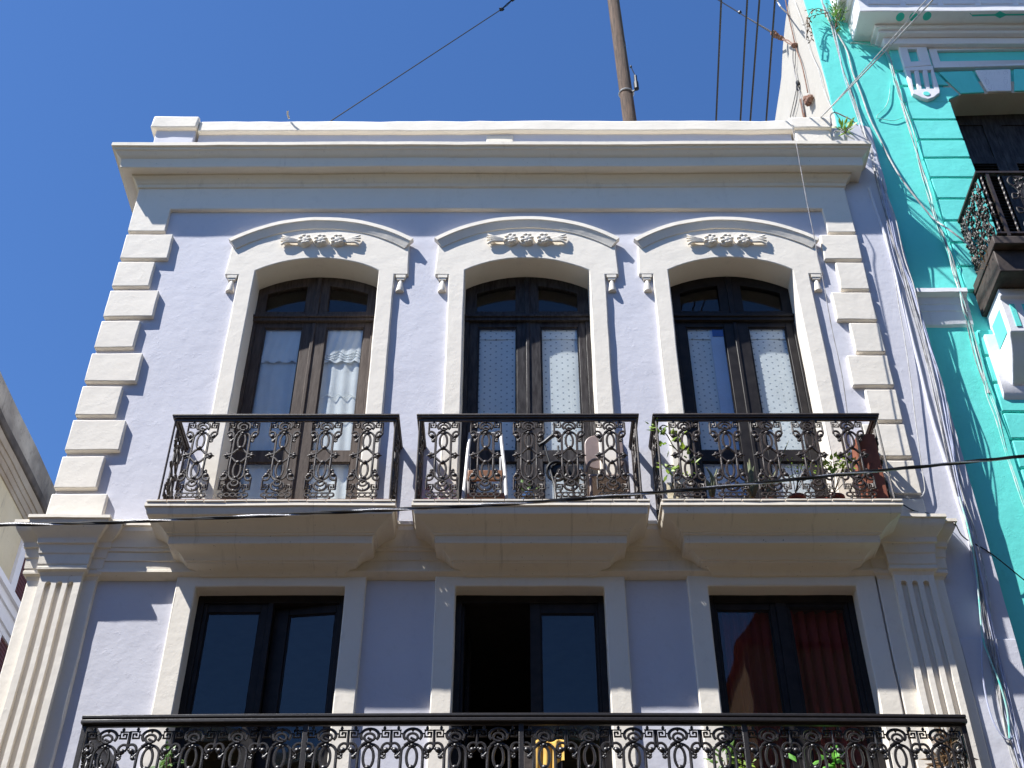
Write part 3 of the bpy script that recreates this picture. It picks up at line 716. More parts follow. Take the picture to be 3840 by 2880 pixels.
# ---- long balcony of the middle floor
MB().box(-3.50, 3.63, -0.93, 0.0, 5.024, 5.034, 2).build('added_dark_floor', simple('bounce_cutting_tile', (0.10, 0.05, 0.03), 0.8, col2=(0.07, 0.035, 0.022)), TH)  # unseen floor sheet, added dark and warm to cut bounce onto the corbels
LB = MB().moulding([(0.0, 5.02), (0.93, 5.0), (0.95, 4.99), (0.95, 4.90), (0.86, 4.86), (0.70, 4.76), (0.5, 4.72), (0.3, 4.66), (0.05, 4.6)], -3.55, 3.68, 0.05*17, back=0.0, step=0.4).build('balcony', WHITE2, TH, wobble=0.005, smooth=28)
YB = -0.85; bx0, bx1 = -3.455, 3.585
def bow(x): return -0.012*(1-((x-0.06)/3.5)**2)*6*0.5     # the rail bows outward a little at the middle
h = MB(); xs = subdiv(bx0-0.03, bx1+0.03, 0.35)
def bar(m, y0, y1, z0, z1, xs, f=bow):
    vs = []
    for x in xs: vs += [(x, YB+y0+f(x), z0), (x, YB+y1+f(x), z0), (x, YB+y1+f(x), z1), (x, YB+y0+f(x), z1)]
    fs = [(i*4+j, (i+1)*4+j, (i+1)*4+(j+1) % 4, i*4+(j+1) % 4) for i in range(len(xs)-1) for j in range(4)]+[(3, 2, 1, 0), tuple(len(vs)-4+j for j in range(4))]
    m.add(vs, fs)
bar(h, -0.040, 0.040, 6.172, 6.200, xs); bar(h, -0.034, 0.034, 6.160, 6.172, xs); bar(h, -0.044, 0.044, 6.128, 6.160, xs)
for xx in (bx0, bx1): h.box(xx-0.04, xx+0.04, YB+0.044, 0.0, 6.130, 6.198, 9)
h.build('handrail', IRONL, LB, bevel=0.006)
u = MB(); bar(u, -0.012, 0.012, 6.110, 6.127, subdiv(bx0, bx1, 0.35)); bar(u, -0.012, 0.012, 5.08, 5.105, subdiv(bx0, bx1, 0.35)); u.build('flat_bar', IRONL, LB)
LP = panel_mesh(0.345); cm2 = chain_mesh(); o_ = len(LP.v); LP.v += cm2.v; LP.f += [tuple(i+o_ for i in f) for f in cm2.f]
LP.v = [Vector((v.x, v.y, v.z*1.0+5.665)) for v in LP.v]
LPAN = LP.build('iron_panel', IRONL, LB, smooth=60); first_low = [True]
for a, b in ((-3.25, -1.86), (-1.50, -0.135), (0.225, 1.645), (2.01, 3.37)):
    for i in range(5):
        x = a+(b-a)*i/4; place_panel(LB, x, YB+bow(x), 0, 1, LPAN, first_low)
for xx in (bx0, bx1):
    for yy in (-0.25, -0.60): place_panel(LB, xx, yy, math.pi/2, 0.98, LPAN, first_low)
for xx in (bx0, -1.675, 0.045, 1.825, bx1): MB().box(xx-0.02, xx+0.02, YB-0.016+bow(xx), YB+0.016+bow(xx), 5.0, 6.127, 9).build('post', IRONL, LB, bevel=0.003)
#@@PART2@@
# ================================================================== turquoise house on the right
T = 0.13
def C(x, y): return (2540+x*1300/2212, y*1300/2212)
def D2(x, y): return (2540+x*1300/2212, 900+y*1300/2212)
def PP(x, y): return (2900+x*940/2212, y*940/2212)
def KK(x, y): return (3300+x*540/995, 550+y*540/995)
def xz(p, Y): v = at(*p, Y); return (v.x, v.z)
TQ = thing('turquoise_house', 'bright turquoise house with white cornice, rusticated blocks and a dark balcony', 'building', (6.4, 0.13, 0))
def twall():
    m = MB(); holes = [(5.80, 8.2, 12.0, 15.88), (5.9, 8.2, 6.2, 9.6)]
    X, Z = cells(holes, [4.238, 5.8, 5.9, 8.2, 9.4], [0, 6.2, 9.6, 12.0, 15.88, 19.0], 0.22)
    for i in range(len(X)-1):
        for k in range(len(Z)-1):
            x, z = (X[i]+X[i+1])/2, (Z[k]+Z[k+1])/2
            if any(h[0] < x < h[1] and h[2] < z < h[3] for h in holes): continue
            m.add([(X[i], T, Z[k]), (X[i+1], T, Z[k]), (X[i+1], T, Z[k+1]), (X[i], T, Z[k+1])], [(0, 1, 2, 3)])
    m.add([(9.4, T, 0), (9.4, T, 19), (9.4, 9, 19), (9.4, 9, 0)], [(0, 1, 2, 3)])
    for a, b in zip(Z, Z[1:]): m.add([(4.238, T, a), (4.238, T, b), (4.238, T+0.06, b), (4.238, T+0.06, a)], [(0, 1, 2, 3)])
    return m
twall().build('wall', TURQ, TQ, wobble=0.007)
side = [(0.15, 0), (9.0, 0), (9.0, 18.05), (4.0, 18.2), (2.63, 18.305), (2.03, 18.38), (1.85, 18.43), (1.71, 18.52), (1.49, 18.69), (1.32, 18.77), (1.1, 18.83), (0.6, 18.9), (0.15, 18.95)]
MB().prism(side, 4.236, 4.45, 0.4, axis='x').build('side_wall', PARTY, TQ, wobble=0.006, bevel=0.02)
# rusticated corner blocks with open joints
G = [16.19, 15.837, 15.46, 15.067, 14.657, 14.29, 13.905, 13.512, 13.115, 12.734, 12.33, 11.93]
for a, b in zip(G[2:], G[3:]):
    MB().box(5.205, 5.80, 0.082, T+0.02, b+0.004, a-0.026, 0.25).build('rusticated_block', TURQ, TQ, wobble=0.005, bevel=0.012)
MB().prism([xz(C(1425, 555), .082), xz(C(1445, 652), .082), xz(C(1735, 650), .082), xz(C(1738, 632), .082), xz(C(1800, 602), .082), xz(C(1748, 556), .082)][::1], 0.082, T+0.02, 0.3).build('rusticated_block', TURQ, TQ, wobble=0.004, bevel=0.01)
MB().prism([xz(C(1395, 460), .082), xz(C(1418, 542), .082), xz(C(1735, 541), .082), xz(C(1650, 460), .082)], 0.082, T+0.02, 0.3).build('rusticated_block', TURQ, TQ, wobble=0.004, bevel=0.01)
MB().prism([xz(C(1350, 297), .082), xz(C(1388, 445), .082), xz(C(1640, 445), .082), xz(C(1600, 297), .082)], 0.084, T+0.02, 0.3).build('rusticated_block', TURQ, TQ, wobble=0.004, bevel=0.01)
MB().prism([xz(C(1668, 458), .082), xz(C(1812, 596), .082), xz(C(1962, 588), .082), xz(C(1882, 452), .082)], 0.082, 0.104, 0.3).build('voussoir', TURQ, TQ, wobble=0.004, bevel=0.01)
ks = MB().prism([xz(C(1902, 447), .07), xz(C(1980, 582), .07), xz(C(2134, 580), .07), xz(C(2126, 441), .07)], 0.07, 0.104, 0.3).build('keystone', PALE, TQ, wobble=0.003, bevel=0.01)
# faint scratched scrollwork of the keystone
m = MB()
def kp(x, y): return at(*PP(x, y), 0.071)
for P in ([(1840, 650), (1850, 632), (1872, 630), (1882, 648), (1868, 660), (1855, 652)], [(1905, 662), (1918, 632), (1925, 660)], [(2070, 650), (2058, 630), (2036, 630), (2028, 648), (2042, 658), (2055, 650)], [(2000, 662), (1988, 632), (1978, 660)],
          [(1872, 705), (1895, 702), (1902, 738), (1880, 742), (1872, 705)], [(2032, 705), (2062, 702), (2066, 735), (2040, 740), (2032, 705)], [(1898, 780), (1910, 792), (1925, 785), (1922, 755), (1945, 752), (1945, 790)], [(2085, 778), (2072, 785), (2060, 775), (2058, 752), (2036, 752), (2036, 782)],
          [(1948, 637), (1950, 672)], [(1985, 748), (1988, 782)], [(1950, 705), (1962, 710)], [(1972, 695), (1972, 720)], [(1985, 705), (1998, 702)], [(1858, 690), (1868, 682), (1882, 690), (1876, 698)], [(2058, 688), (2048, 680), (2036, 688), (2042, 696)]):
    m.tube(bez([kp(*q) for q in P], 4) if len(P) > 2 else [kp(*q) for q in P], 0.004, 5)
m.build('scroll_relief', simple('grey_relief', (0.52, 0.52, 0.58), 0.8), ks)
MB().prism([xz(C(2146, 440), .082), xz(C(2152, 580), .082), xz(C(2400, 572), .082), xz(C(2480, 434), .082)], 0.082, 0.104, 0.3).build('voussoir', TURQ, TQ, wobble=0.004, bevel=0.01)
# window reveal: cream soffit and turquoise jamb; dark shutters behind
YD = 0.46
zt = 15.735
hl = [xz(C(1738, 634), .085), xz(C(1800, 604), .085), xz(C(1815, 597), .085), xz(C(2212, 583), .085)]
MB().prism(hl+[(8.2, hl[-1][1]+0.02), (8.2, 15.9), (5.79, 15.9)], 0.106, YD+0.1, 0.4).build('window_soffit', plaster('cream_soffit_plaster', (0.60, 0.53, 0.43), (0.65, 0.58, 0.48), dirt=0.2), TQ, wobble=0.004)
MB().box(5.6, 5.802, 0.131, YD+0.1, 12.0, 15.7, 0.4).build('window_jamb', TURQ, TQ, wobble=0.003)
sm = MB(); z0 = 12.05
sm.box(5.79, 8.2, YD, YD+0.05, 15.42, 15.75, 4)
sx = [5.80, 5.92, 6.30, 6.42, 6.44, 6.56, 6.94, 7.06, 7.08, 7.2, 7.6, 7.72]
for a, b in ((5.80, 5.93), (6.32, 6.45), (6.455, 6.58), (6.98, 7.11), (7.115, 7.24), (7.64, 7.8)): sm.box(a, b, YD-0.005, YD+0.045, z0, 15.42, 4)
for a, b in ((5.93, 6.32), (6.58, 6.98), (7.24, 7.64)):
    sm.box(a, b, YD+0.015, YD+0.04, 14.75, 15.42, 4); sm.box(a, b, YD, YD+0.045, 14.62, 14.75, 4)
    z = z0
    while z < 14.6:
        sm.add([(a, YD, z), (b, YD, z), (b, YD+0.04, z+0.05), (a, YD+0.04, z+0.05), (a, YD+0.005, z-0.006), (b, YD+0.005, z-0.006), (b, YD+0.045, z+0.044), (a, YD+0.045, z+0.044)], [(0, 1, 2, 3), (4, 7, 6, 5), (0, 4, 5, 1), (2, 6, 7, 3)]); z += 0.055
sm.build('louvred_shutter', DOORB, TQ)
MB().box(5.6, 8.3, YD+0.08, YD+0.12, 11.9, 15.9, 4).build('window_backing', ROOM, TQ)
# white entablature pieces
YP = 0.055
def frame_piece(outer, inner, Y0, Y1, name, mat, inset):
    m = MB(); n = len(outer)
    vs = [(x, Y0, z) for x, z in outer]+[(x, Y0, z) for x, z in inner]+[(x, Y1, z) for x, z in outer]+[(x, Y1, z) for x, z in inner]
    fs = []
    for i in range(n):
        j = (i+1) % n
        fs += [(i, j, n+j, n+i), (i, i+2*n, j+2*n, j), (n+i, n+j, 3*n+j, 3*n+i)]
    m.add(vs, fs); o = m.build(name, mat, TQ, wobble=0.003, bevel=0.008)
    MB().prism(inner, Y1-0.035, Y1-0.001, 0.4).build('inset_panel', inset, o, wobble=0.003)
    return o
rr = lambda pts, Y: [xz(C(*p), Y) for p in pts]
frame_piece(rr([(1592, 268), (1640, 432), (2420, 410), (2420, 262)], YP), rr([(1656, 322), (1678, 392), (2420, 380), (2420, 308)], YP), YP, T, 'entablature_frame', PALE, TURQ)
frame_piece(rr([(1405, 272), (1450, 428), (1625, 415), (1582, 268)], 0.03), rr([(1470, 312), (1492, 392), (1552, 388), (1530, 310)], 0.03), 0.03, T, 'bracket_block', PALE, TURQ)
# bracket tongue with three slots
tY = 0.035; tm = MB()
def tz(x, y): return xz(C(x, y), tY)
tops = [(1455, 450), (1487, 450), (1513, 450), (1540, 448), (1566, 448), (1595, 446), (1620, 446), (1636, 444)]
bots = [(1497, 575), (1510, 572), (1535, 570), (1562, 568), (1590, 567), (1615, 566), (1640, 566), (1675, 572)]
for i in (0, 2, 4, 6):
    a, b, c, d = tops[i], tops[i+1], bots[i+1], bots[i]
    tm.prism([tz(*a), tz(*d), tz(*c), tz(*b)], tY, T, 1)
tm.prism([tz(1450, 429), tz(1455, 450), tz(1636, 444), tz(1631, 416)], tY+0.002, T, 1)
tm.prism([tz(1497, 575), tz(1503, 598), tz(1518, 604), tz(1560, 624), tz(1600, 634), tz(1640, 620), tz(1662, 600), tz(1675, 594), tz(1675, 572), tz(1640, 566), tz(1562, 568)], tY-0.004, T, 1)
tb = tm.build('bracket_tongue', PALE, TQ, bevel=0.008)
MB().prism([tz(1470, 448), tz(1500, 575), tz(1640, 568), tz(1622, 440)], T-0.03, T-0.002, 1).build('slot_backing', TURQ, tb)
e = at(*C(1590, 598), tY-0.005)
MB().lathe(e, [(0.045, 0.0), (0.043, 0.006)], 14, Matrix.Rotation(math.pi/2, 3, 'X')).build('painted_boss', TURQ, tb)
# cornice: deep box with a painted soffit, stepped bed mould and frieze
def cbox(m, x0, y0, z0, z1): m.box(x0, 9.4, y0, T+0.05, z0, z1, 0.35)
cm_ = MB(); cbox(cm_, 4.755, -0.357, 16.87, 17.32); cbox(cm_, 4.70, -0.42, 17.32, 17.45); cbox(cm_, 4.60, -0.52, 17.45, 18.3)
cor = cm_.build('cornice', PALE, TQ, wobble=0.006, bevel=0.015)
m = MB()
for i in range(9):
    x0 = 4.90+i*0.52; m.prism([(x0, 17.03), (x0+0.44, 17.03), (x0+0.44, 17.22), (x0, 17.22)], -0.368, -0.355, 1)
m.build('fascia_panel', PALE, cor, wobble=0.003, bevel=0.004)
fm = MB()
for x0, y0, z0, z1 in ((5.0, -0.15, 16.80, 16.872), (5.05, -0.10, 16.74, 16.80), (5.12, -0.02, 16.60, 16.742)): fm.box(x0, 9.4, y0, T+0.03, z0, z1, 0.35)
fm.build('bed_mould', PALE, TQ, wobble=0.005, bevel=0.01)
m = MB()
zs_ = 16.868
def disc(c, rx, ry, n=18): m.add([(c.x+rx*math.cos(2*math.pi*i/n), c.y+ry*math.sin(2*math.pi*i/n), zs_) for i in range(n)]+[(c.x+rx*math.cos(2*math.pi*i/n), c.y+ry*math.sin(2*math.pi*i/n), zs_+0.006) for i in range(n)], [tuple(range(n-1, -1, -1))]+[(i, (i+1) % n, (i+1) % n+n, i+n) for i in range(n)])
def flat(P): n = len(P); m.add([(p[0], p[1], zs_) for p in P]+[(p[0], p[1], zs_+0.006) for p in P], [tuple(range(n))]+[(i, (i+1) % n, (i+1) % n+n, i+n) for i in range(n)])
for p in ((1120, 150), (1237, 148), (1357, 143)): disc(atZ(*PP(*p), 16.868), 0.058, 0.07)
q = lambda x, y: tuple(atZ(*PP(x, y), 16.868))[:2]
flat([q(1702, 122), q(1722, 131), q(1738, 114), q(1748, 128), q(1955, 124), q(2000, 98), q(2050, 122), q(2300, 121), q(2300, 136), q(2052, 138), q(1998, 162), q(1955, 140), q(1748, 145), q(1712, 164), q(1718, 146)])
for i in range(3):
    disc(atZ(*PP(2560+i*110, 140), 16.868), 0.058, 0.045)
m.build('painted_ornament', plaster('green_turquoise_paint', (0.05, 0.50, 0.40), (0.06, 0.54, 0.44), dirt=0.3), cor)
# string course
sb = MB()
prof = [(-0.13, 11.875), (0.02, 11.862), (0.022, 11.80), (-0.045, 11.775), (-0.062, 11.685), (-0.070, 11.68), (-0.075, 11.588), (-0.085, 11.583), (-0.09, 11.46), (-0.10, 11.40), (-0.13, 11.375)]
sb.moulding(prof, 4.585, 5.16, 0, back=T, left=False, right=False, step=0.1)
sb.build('string_course', PALE, TQ, wobble=0.009, smooth=28)
G2 = [11.33, 10.93, 10.54, 10.13, 9.765, 9.39, 9.0, 8.6, 8.2]
for i, (a, b) in enumerate(zip(G2, G2[1:])):
    MB().box(5.172, 5.88, 0.09, T+0.02, b+0.004, a-0.026, 0.25).build('rusticated_block', TURQ, TQ, wobble=0.005, bevel=0.012)
# balcony: two-tier dark timber slab, iron railing with leaves
s1 = MB().box(5.29, 8.2, -0.70, T+0.03, 11.875, 12.0, 1.0).box(5.30, 8.2, -0.60, T+0.03, 11.54, 11.873, 1.0).build('balcony', DKWOOD, TQ, wobble=0.008, bevel=0.012)
yr, xr0, zr = -0.68, 5.385, 13.09
h = MB(); h.box(xr0-0.025, 8.2, yr-0.025, yr+0.025, zr-0.03, zr, 9).box(xr0-0.025, xr0+0.025, yr+0.025, T, zr-0.03, zr, 9)
h.box(xr0-0.015, 8.2, yr-0.015, yr+0.015, 12.045, 12.07, 9).box(xr0-0.015, xr0+0.015, yr+0.015, T, 12.045, 12.07, 9); h.build('handrail', IRON, s1)
def twist(m, x, y, z0, z1, r=0.012):
    n = 34; vs = []
    for i in range(n+1):
        for k in range(4):
            th = i*0.55+k*math.pi/2; vs.append((x+r*math.cos(th), y+r*math.sin(th), z0+(z1-z0)*i/n))
    m.add(vs, [(i*4+k, i*4+(k+1) % 4, (i+1)*4+(k+1) % 4, (i+1)*4+k) for i in range(n) for k in range(4)])
for x, y in ((xr0+0.03, yr), (5.62, yr), (6.1, yr), (6.45, yr), (6.95, yr), (xr0, -0.05), (xr0, -0.45)):
    m = MB(); twist(m, x, y, 12.05, zr-0.03); m.build('twisted_bar', IRON, s1)
for x in (5.49, 6.62): MB().box(x-0.018, x+0.018, yr-0.018, yr+0.018, 12.0, zr-0.03, 9).build('square_post', IRON, s1)
def scrolls(m, cx, cy, zc, ax):
    def P(u, z): return (cx+u*ax[0], cy+u*ax[1], zc+z)
    for e in (-1, 1):
        for sg in (-1, 1):
            m.tube(bez([P(e*0.02, sg*0.42), P(e*0.1, sg*0.46), P(e*0.15, sg*0.38), P(e*0.12, sg*0.3), P(e*0.06, sg*0.33), P(e*0.09, sg*0.38)], 4), 0.010, 6)
            m.tube(bez([P(e*0.12, sg*0.3), P(e*0.07, sg*0.2), P(e*0.1, sg*0.1), P(e*0.16, sg*0.08), P(e*0.15, sg*0.16), P(e*0.10, sg*0.15)], 4), 0.010, 6)
            m.tube(bez([P(0, sg*0.05), P(e*0.06, sg*0.1), P(e*0.05, sg*0.2), P(e*0.01, sg*0.26)], 4), 0.009, 6)
    for i in range(26):
        u, z = random.gauss(0, 0.06), random.uniform(-0.42, 0.42); m.blob(P(u, z), 0.02, 0.018, 0.026, 6, 5, lambda d: 1+0.5*math.sin(6*math.atan2(d.z, d.x)))
for x, y, ax in ((5.86, yr, (1, 0)), (6.78, yr, (1, 0)), (xr0, -0.25, (0, 1)), (xr0, -0.52, (0, 0.6)), (xr0, 0.02, (0, 0.5))):
    m = MB(); scrolls(m, x, y, 12.56, ax)
    if ax[0] == 0:
        for i in range(60): m.blob((x+random.gauss(0, 0.012), y+random.gauss(0, 0.09), random.uniform(12.1, 12.95)), 0.016, 0.024, 0.026, 6, 5, lambda d: 1+0.5*math.sin(6*math.atan2(d.z, d.y)))
    m.build('scroll_panel', IRON, s1)
# console under the balcony
cp = [(0.131, 11.53), (-0.34, 11.53), (-0.34, 11.42), (-0.30, 11.39), (-0.30, 10.93), (-0.26, 10.90), (-0.21, 10.80), (-0.13, 10.66), (-0.02, 10.52), (0.06, 10.44), (0.131, 10.40)]
cn = MB().prism([(y, z) for y, z in cp], 5.345, 5.95, 0.15, axis='x').build('console', PALE, TQ, wobble=0.006, bevel=0.012)
for i in range(3):
    x = 5.43+i*0.135; MB().box(x, x+0.055, -0.304, -0.296, 11.0, 11.33, 1).build('console_slot', TURQ, cn)
MB().box(5.341, 5.35, -0.22, 0.05, 10.98, 11.32, 1).build('console_side_panel', TURQ, cn)
MB().prism([(y+0.005, z) for y, z in [(0.12, 11.2), (0.045, 11.2), (0.045, 10.36), (0.09, 10.28), (0.12, 10.26)]], 5.22, 5.95, 0.2, axis='x').build('console_backplate', PALE, TQ, wobble=0.005, bevel=0.008)

# ================================================================== weathered cream house across the alley on the left
XL = -7.0
LH = thing('cream_house', 'weathered cream house with a mould-blackened parapet at the left edge', 'building', (-10, 11, 0))
MB().box(-13, XL, 1.2, 24, 0, 11.95, 0.9).build('wall', CREAM, LH, wobble=0.01)
MB().box(-13, XL+0.03, 1.15, 24.05, 12.42, 12.9, 0.4).build('parapet', MOULD, LH, wobble=0.018, bevel=0.02)
MB().box(-13, XL+0.10, 1.10, 24.1, 12.27, 12.42, 0.4).build('parapet_ledge', simple('black_mould_plaster', (0.06, 0.052, 0.045), 0.95, col2=(0.13, 0.11, 0.09), scale=3, bump=0.8), LH, wobble=0.014, bevel=0.02)
m = MB()
for x, z0, z1 in ((0.07, 12.14, 12.27), (0.05, 12.04, 12.14), (0.035, 11.93, 12.04), (0.02, 11.85, 11.93)): m.box(-13, XL+x, 1.15, 24.05, z0, z1, 0.5)
m.build('eaves_moulding', plaster('pinkish_worn_plaster', (0.34, 0.275, 0.20), (0.45, 0.40, 0.32), stain=(0.16, 0.11, 0.075), dirt=0.8), LH, wobble=0.01, bevel=0.01)
wf = MB(); wf.box(XL-0.02, XL+0.045, 4.74, 4.92, 8.0, 11.62, 0.6).box(XL-0.02, XL+0.05, 4.74, 6.7, 11.5, 11.62, 0.6).box(XL-0.02, XL+0.045, 6.5, 6.7, 8.0, 11.5, 0.6)
WFR = wf.build('window_frame', PALE, LH, wobble=0.006, bevel=0.01)
sh = MB()
z = 8.0
sh.box(XL-0.01, XL+0.015, 4.92, 6.5, 8.0, 11.5, 4)
while z < 11.5: sh.box(XL+0.015, XL+0.022, 4.96, 6.46, z, z+0.035, 4); z += 0.055
sh.build('shutter', simple('oxblood_shutter_paint', (0.115, 0.028, 0.020), 0.6), WFR)
m = MB()
for x, z0, z1 in ((0.16, 10.60, 10.70), (0.11, 10.48, 10.60), (0.08, 10.28, 10.48), (0.05, 10.18, 10.28)): m.box(XL-0.05, XL+x, 1.2, 24, z0, z1, 0.6)
m.build('string_course', PALE, LH, wobble=0.008, bevel=0.015)
MB().box(-12.9, XL-0.3, 1.4, 23.8, 11.95, 12.3, 4).build('roof', ROOFT, LH)

# ================================================================== houses across the street, behind the viewer (seen in the panes)
OP = thing('opposite_house', 'plain ochre house across the street, seen only as a dark reflection', 'building', (9.5, -18, 0))
OCHRE = plaster('deep_ochre_plaster', (0.24, 0.15, 0.07), (0.28, 0.18, 0.09))
MB().box(5.2, 36, -23, -15.2, 0, 15.8, 2).build('wall', OCHRE, OP)
MB().prism([(5.0, 15.8), (36.2, 15.8), (32.5, 19.2), (7.2, 19.2)], -23.2, -15.0, 2).build('roof', TERRA, OP)
OQ = thing('opposite_terrace', 'long ochre terrace across the street behind the viewer', 'building', (-5, -18, 0))
MB().box(-40, 5.0, -23, -15.2, 0, 13.4, 2).build('wall', OCHRE, OQ)
MB().box(-40, 5.0, -15.25, -14.9, 13.4, 13.7, 2).build('cornice', WHITE2, OQ)

# ================================================================== pole, guys, wires
a0 = at(2278, 0, 2.0); a1 = at(2322, 0, 2.0); b0 = at(2336, 452, 2.0); b1 = at(2388, 452, 2.0)
ta, tb_ = (a0+a1)/2, (b0+b1)/2; dz = (ta-tb_)/(ta.z-tb_.z)
ra, rb = (a1.x-a0.x)/2, (b1.x-b0.x)/2
UP_ = thing('utility_pole', 'leaning weathered wooden utility pole rising behind the roof parapet', 'pole', (tb_.x+dz.x*(14.06-tb_.z), 2.0, 14.06))
def pole_c(z): return Vector((tb_.x+dz.x*(z-tb_.z), 2.0, z))
def pole_r(z): return rb+(ra-rb)*(z-tb_.z)/(ta.z-tb_.z)
m = MB(); zs = subdiv(14.06, 21.9, 0.12); vs = []; S = 20
for z in zs:
    c = pole_c(z)
    for k in range(S):
        th = 2*math.pi*k/S; r = pole_r(z)*(1+0.05*noise.noise(Vector((math.cos(th)*2.2, math.sin(th)*2.2, z*0.25)))-0.06*max(0, math.cos(th*7+noise.noise(Vector((0, 0, z*0.8)))*1.5)-0.72))
        vs.append(c+Vector((r*math.cos(th), r*math.sin(th), 0)))
m.add(vs, [(i*S+k, i*S+(k+1) % S, (i+1)*S+(k+1) % S, (i+1)*S+k) for i in range(len(zs)-1) for k in range(S)]+[tuple((len(zs)-1)*S+k for k in range(S))])
m.build('shaft', POLEW, UP_, smooth=50)
zc = at(2355, 352, 2.0).z
m = MB(); m.tube([pole_c(zc)+Vector(((pole_r(zc)+0.006)*math.cos(t), (pole_r(zc)+0.006)*math.sin(t), 0.012*math.sin(t))) for t in [2*math.pi*i/24 for i in range(24)]], 0.016, 6, True); m.build('pole_band', ALU, UP_)
def PZ(x, y): return (2200+x*900/2212, y*900/2212)
m = MB()
g0, g1, g2 = at(*PZ(408, 615), 1.88), at(*PZ(448, 700), 1.86), at(*PZ(460, 820), 1.86)
m.blob(g0, 0.02, 0.02, 0.03, 8, 6); m.tube([g0, g1], 0.008, 6); m.tube([g1, g1*0.5+g2*0.5], 0.026, 8); m.tube([g1*0.5+g2*0.5, g2], 0.04, 8); m.blob(g2, 0.03, 0.03, 0.03, 8, 6); m.tube([g2, pole_c(g2.z)], 0.014, 6)
m.build('tension_insulator', BLKP, UP_)
top = pole_c(at(2255, -250, 2.0).z)
def sag(a, b, s=0.0, n=16): return [a.lerp(b, i/n)-Vector((0, 0, s*4*(i/n)*(1-i/n))) for i in range(n+1)]
GL = thing('guy_wire', 'dark guy wire slanting down left from the pole across blue sky', 'wire', tuple(at(1246, 450, 2.0)))
l0 = at(1246, 450, 2.2); l1 = at(1880, 35, 2.0); l2 = at(1920, 0, 2.0)
MB().tube([l0+(l0-l1)*0.35, l0, l1], 0.009, 6).build('wire', WIREK, GL)
m = MB(); m.tube([l1, l1.lerp(l2, 0.5)+Vector((0, 0, 0.02)), l2+(l2-l1)*0.2], 0.009, 5); m.tube([l1, l1.lerp(l2, 0.5)-Vector((0, 0, 0.03)), l2+(l2-l1)*0.2], 0.009, 5); m.blob(l1, 0.045, 0.03, 0.035, 8, 6, lambda d: 1+0.4*math.sin(5*d.x*3)); m.tube([l2, l2+(l2-l1)*0.5], 0.035, 7); m.tube([l2+(l2-l1)*0.5, top], 0.009, 5)
m.build('turnbuckle', WIREK, GL)
GR = thing('guy_wire', 'rusty guy wire running right from the pole to the white side wall', 'wire', tuple(atX(*C(750, 290), 4.2)))
w0 = atX(*C(750, 290), 4.2); cA, cB = C(400, 85), C(262, 0)
pa, pb = at(*cA, 1.75), at(*cB, 1.9)
hA = at(*C(640, 232), 1.2); hB = at(*C(610, 215), 1.25)
MB().tube([top, pb, pa, hB], 0.010, 6).build('wire', WIREK, GR)
m = MB(); m.tube([pa, hB+Vector((0, 0, 0.04))], 0.008, 5); m.blob(pa+Vector((0, 0, 0.03)), 0.035, 0.03, 0.04, 7, 5); m.build('wire_clamp', WIREK, GR)
m = MB()
for k, (x, y, r) in enumerate(((615, 212, 0.05), (628, 228, 0.055), (645, 236, 0.04), (660, 243, 0.045), (672, 250, 0.035))): m.blob(at(*C(x, y), 1.2), r, r*0.8, r*0.8, 8, 6, lambda d: 1+0.35*math.sin(7*d.x+5*d.z))
h3 = at(*C(672, 250), 1.15); m.tube([h3, h3.lerp(w0, 0.5)+Vector((0, 0, 0.05)), w0], 0.011, 5); m.tube([h3, h3.lerp(w0, 0.5)-Vector((0, 0, 0.04)), w0], 0.011, 5); m.blob(w0, 0.06, 0.05, 0.035, 8, 6)
m.build('rusty_shackle', RUST, GR)
# four parallel street wires high overhead
for i, (x0, x1) in enumerate(((1240, 1193), (1480, 1417), (1592, 1508), (1735, 1655))):
    a, b = atZ(PZ(x0, 0)[0], 0, 16.2), atZ(PZ(x1, 0)[0], 452, 16.2); d = (b-a).normalized()
    o = MB().tube(sag(a-d*13.5, b+d*12, 0.0, 6), 0.0135, 7).build('overhead_wire', WIREK)
    tag(o, ['leftmost dark wire of the four running overhead to the street', 'second dark overhead wire from the pole', 'third dark overhead wire from the pole, close to the second', 'rightmost dark overhead wire, beside the white side wall'][i], 'wire', 'dark wires running overhead beside the pole')
# twisted service cable across the front
cpx = [(-260, 1976), (0, 1968), (300, 1963), (646, 1949), (1000, 1934), (1300, 1919), (1829, 1894), (2200, 1868), (2600, 1835), (2900, 1806), (3186, 1776), (3500, 1745), (3840, 1711), (4200, 1672)]
path = bez([at(x, y, -2.6) for x, y in cpx], 24)
SC = thing('street_cable', 'twisted black and bare aluminium service cable strung across the facade', 'cable', tuple(path[0]))
for k in range(3):
    P = []; L = 0
    for i, p in enumerate(path):
        if i: L += (path[i]-path[i-1]).length
        th = L*7.2+k*2*math.pi/3; P.append(p+Vector((0, math.cos(th), math.sin(th)))*0.0078)
    MB().tube(P, 0.0082 if k < 2 else 0.0066, 6).build('strand', WIREK if k < 2 else ALU, SC)

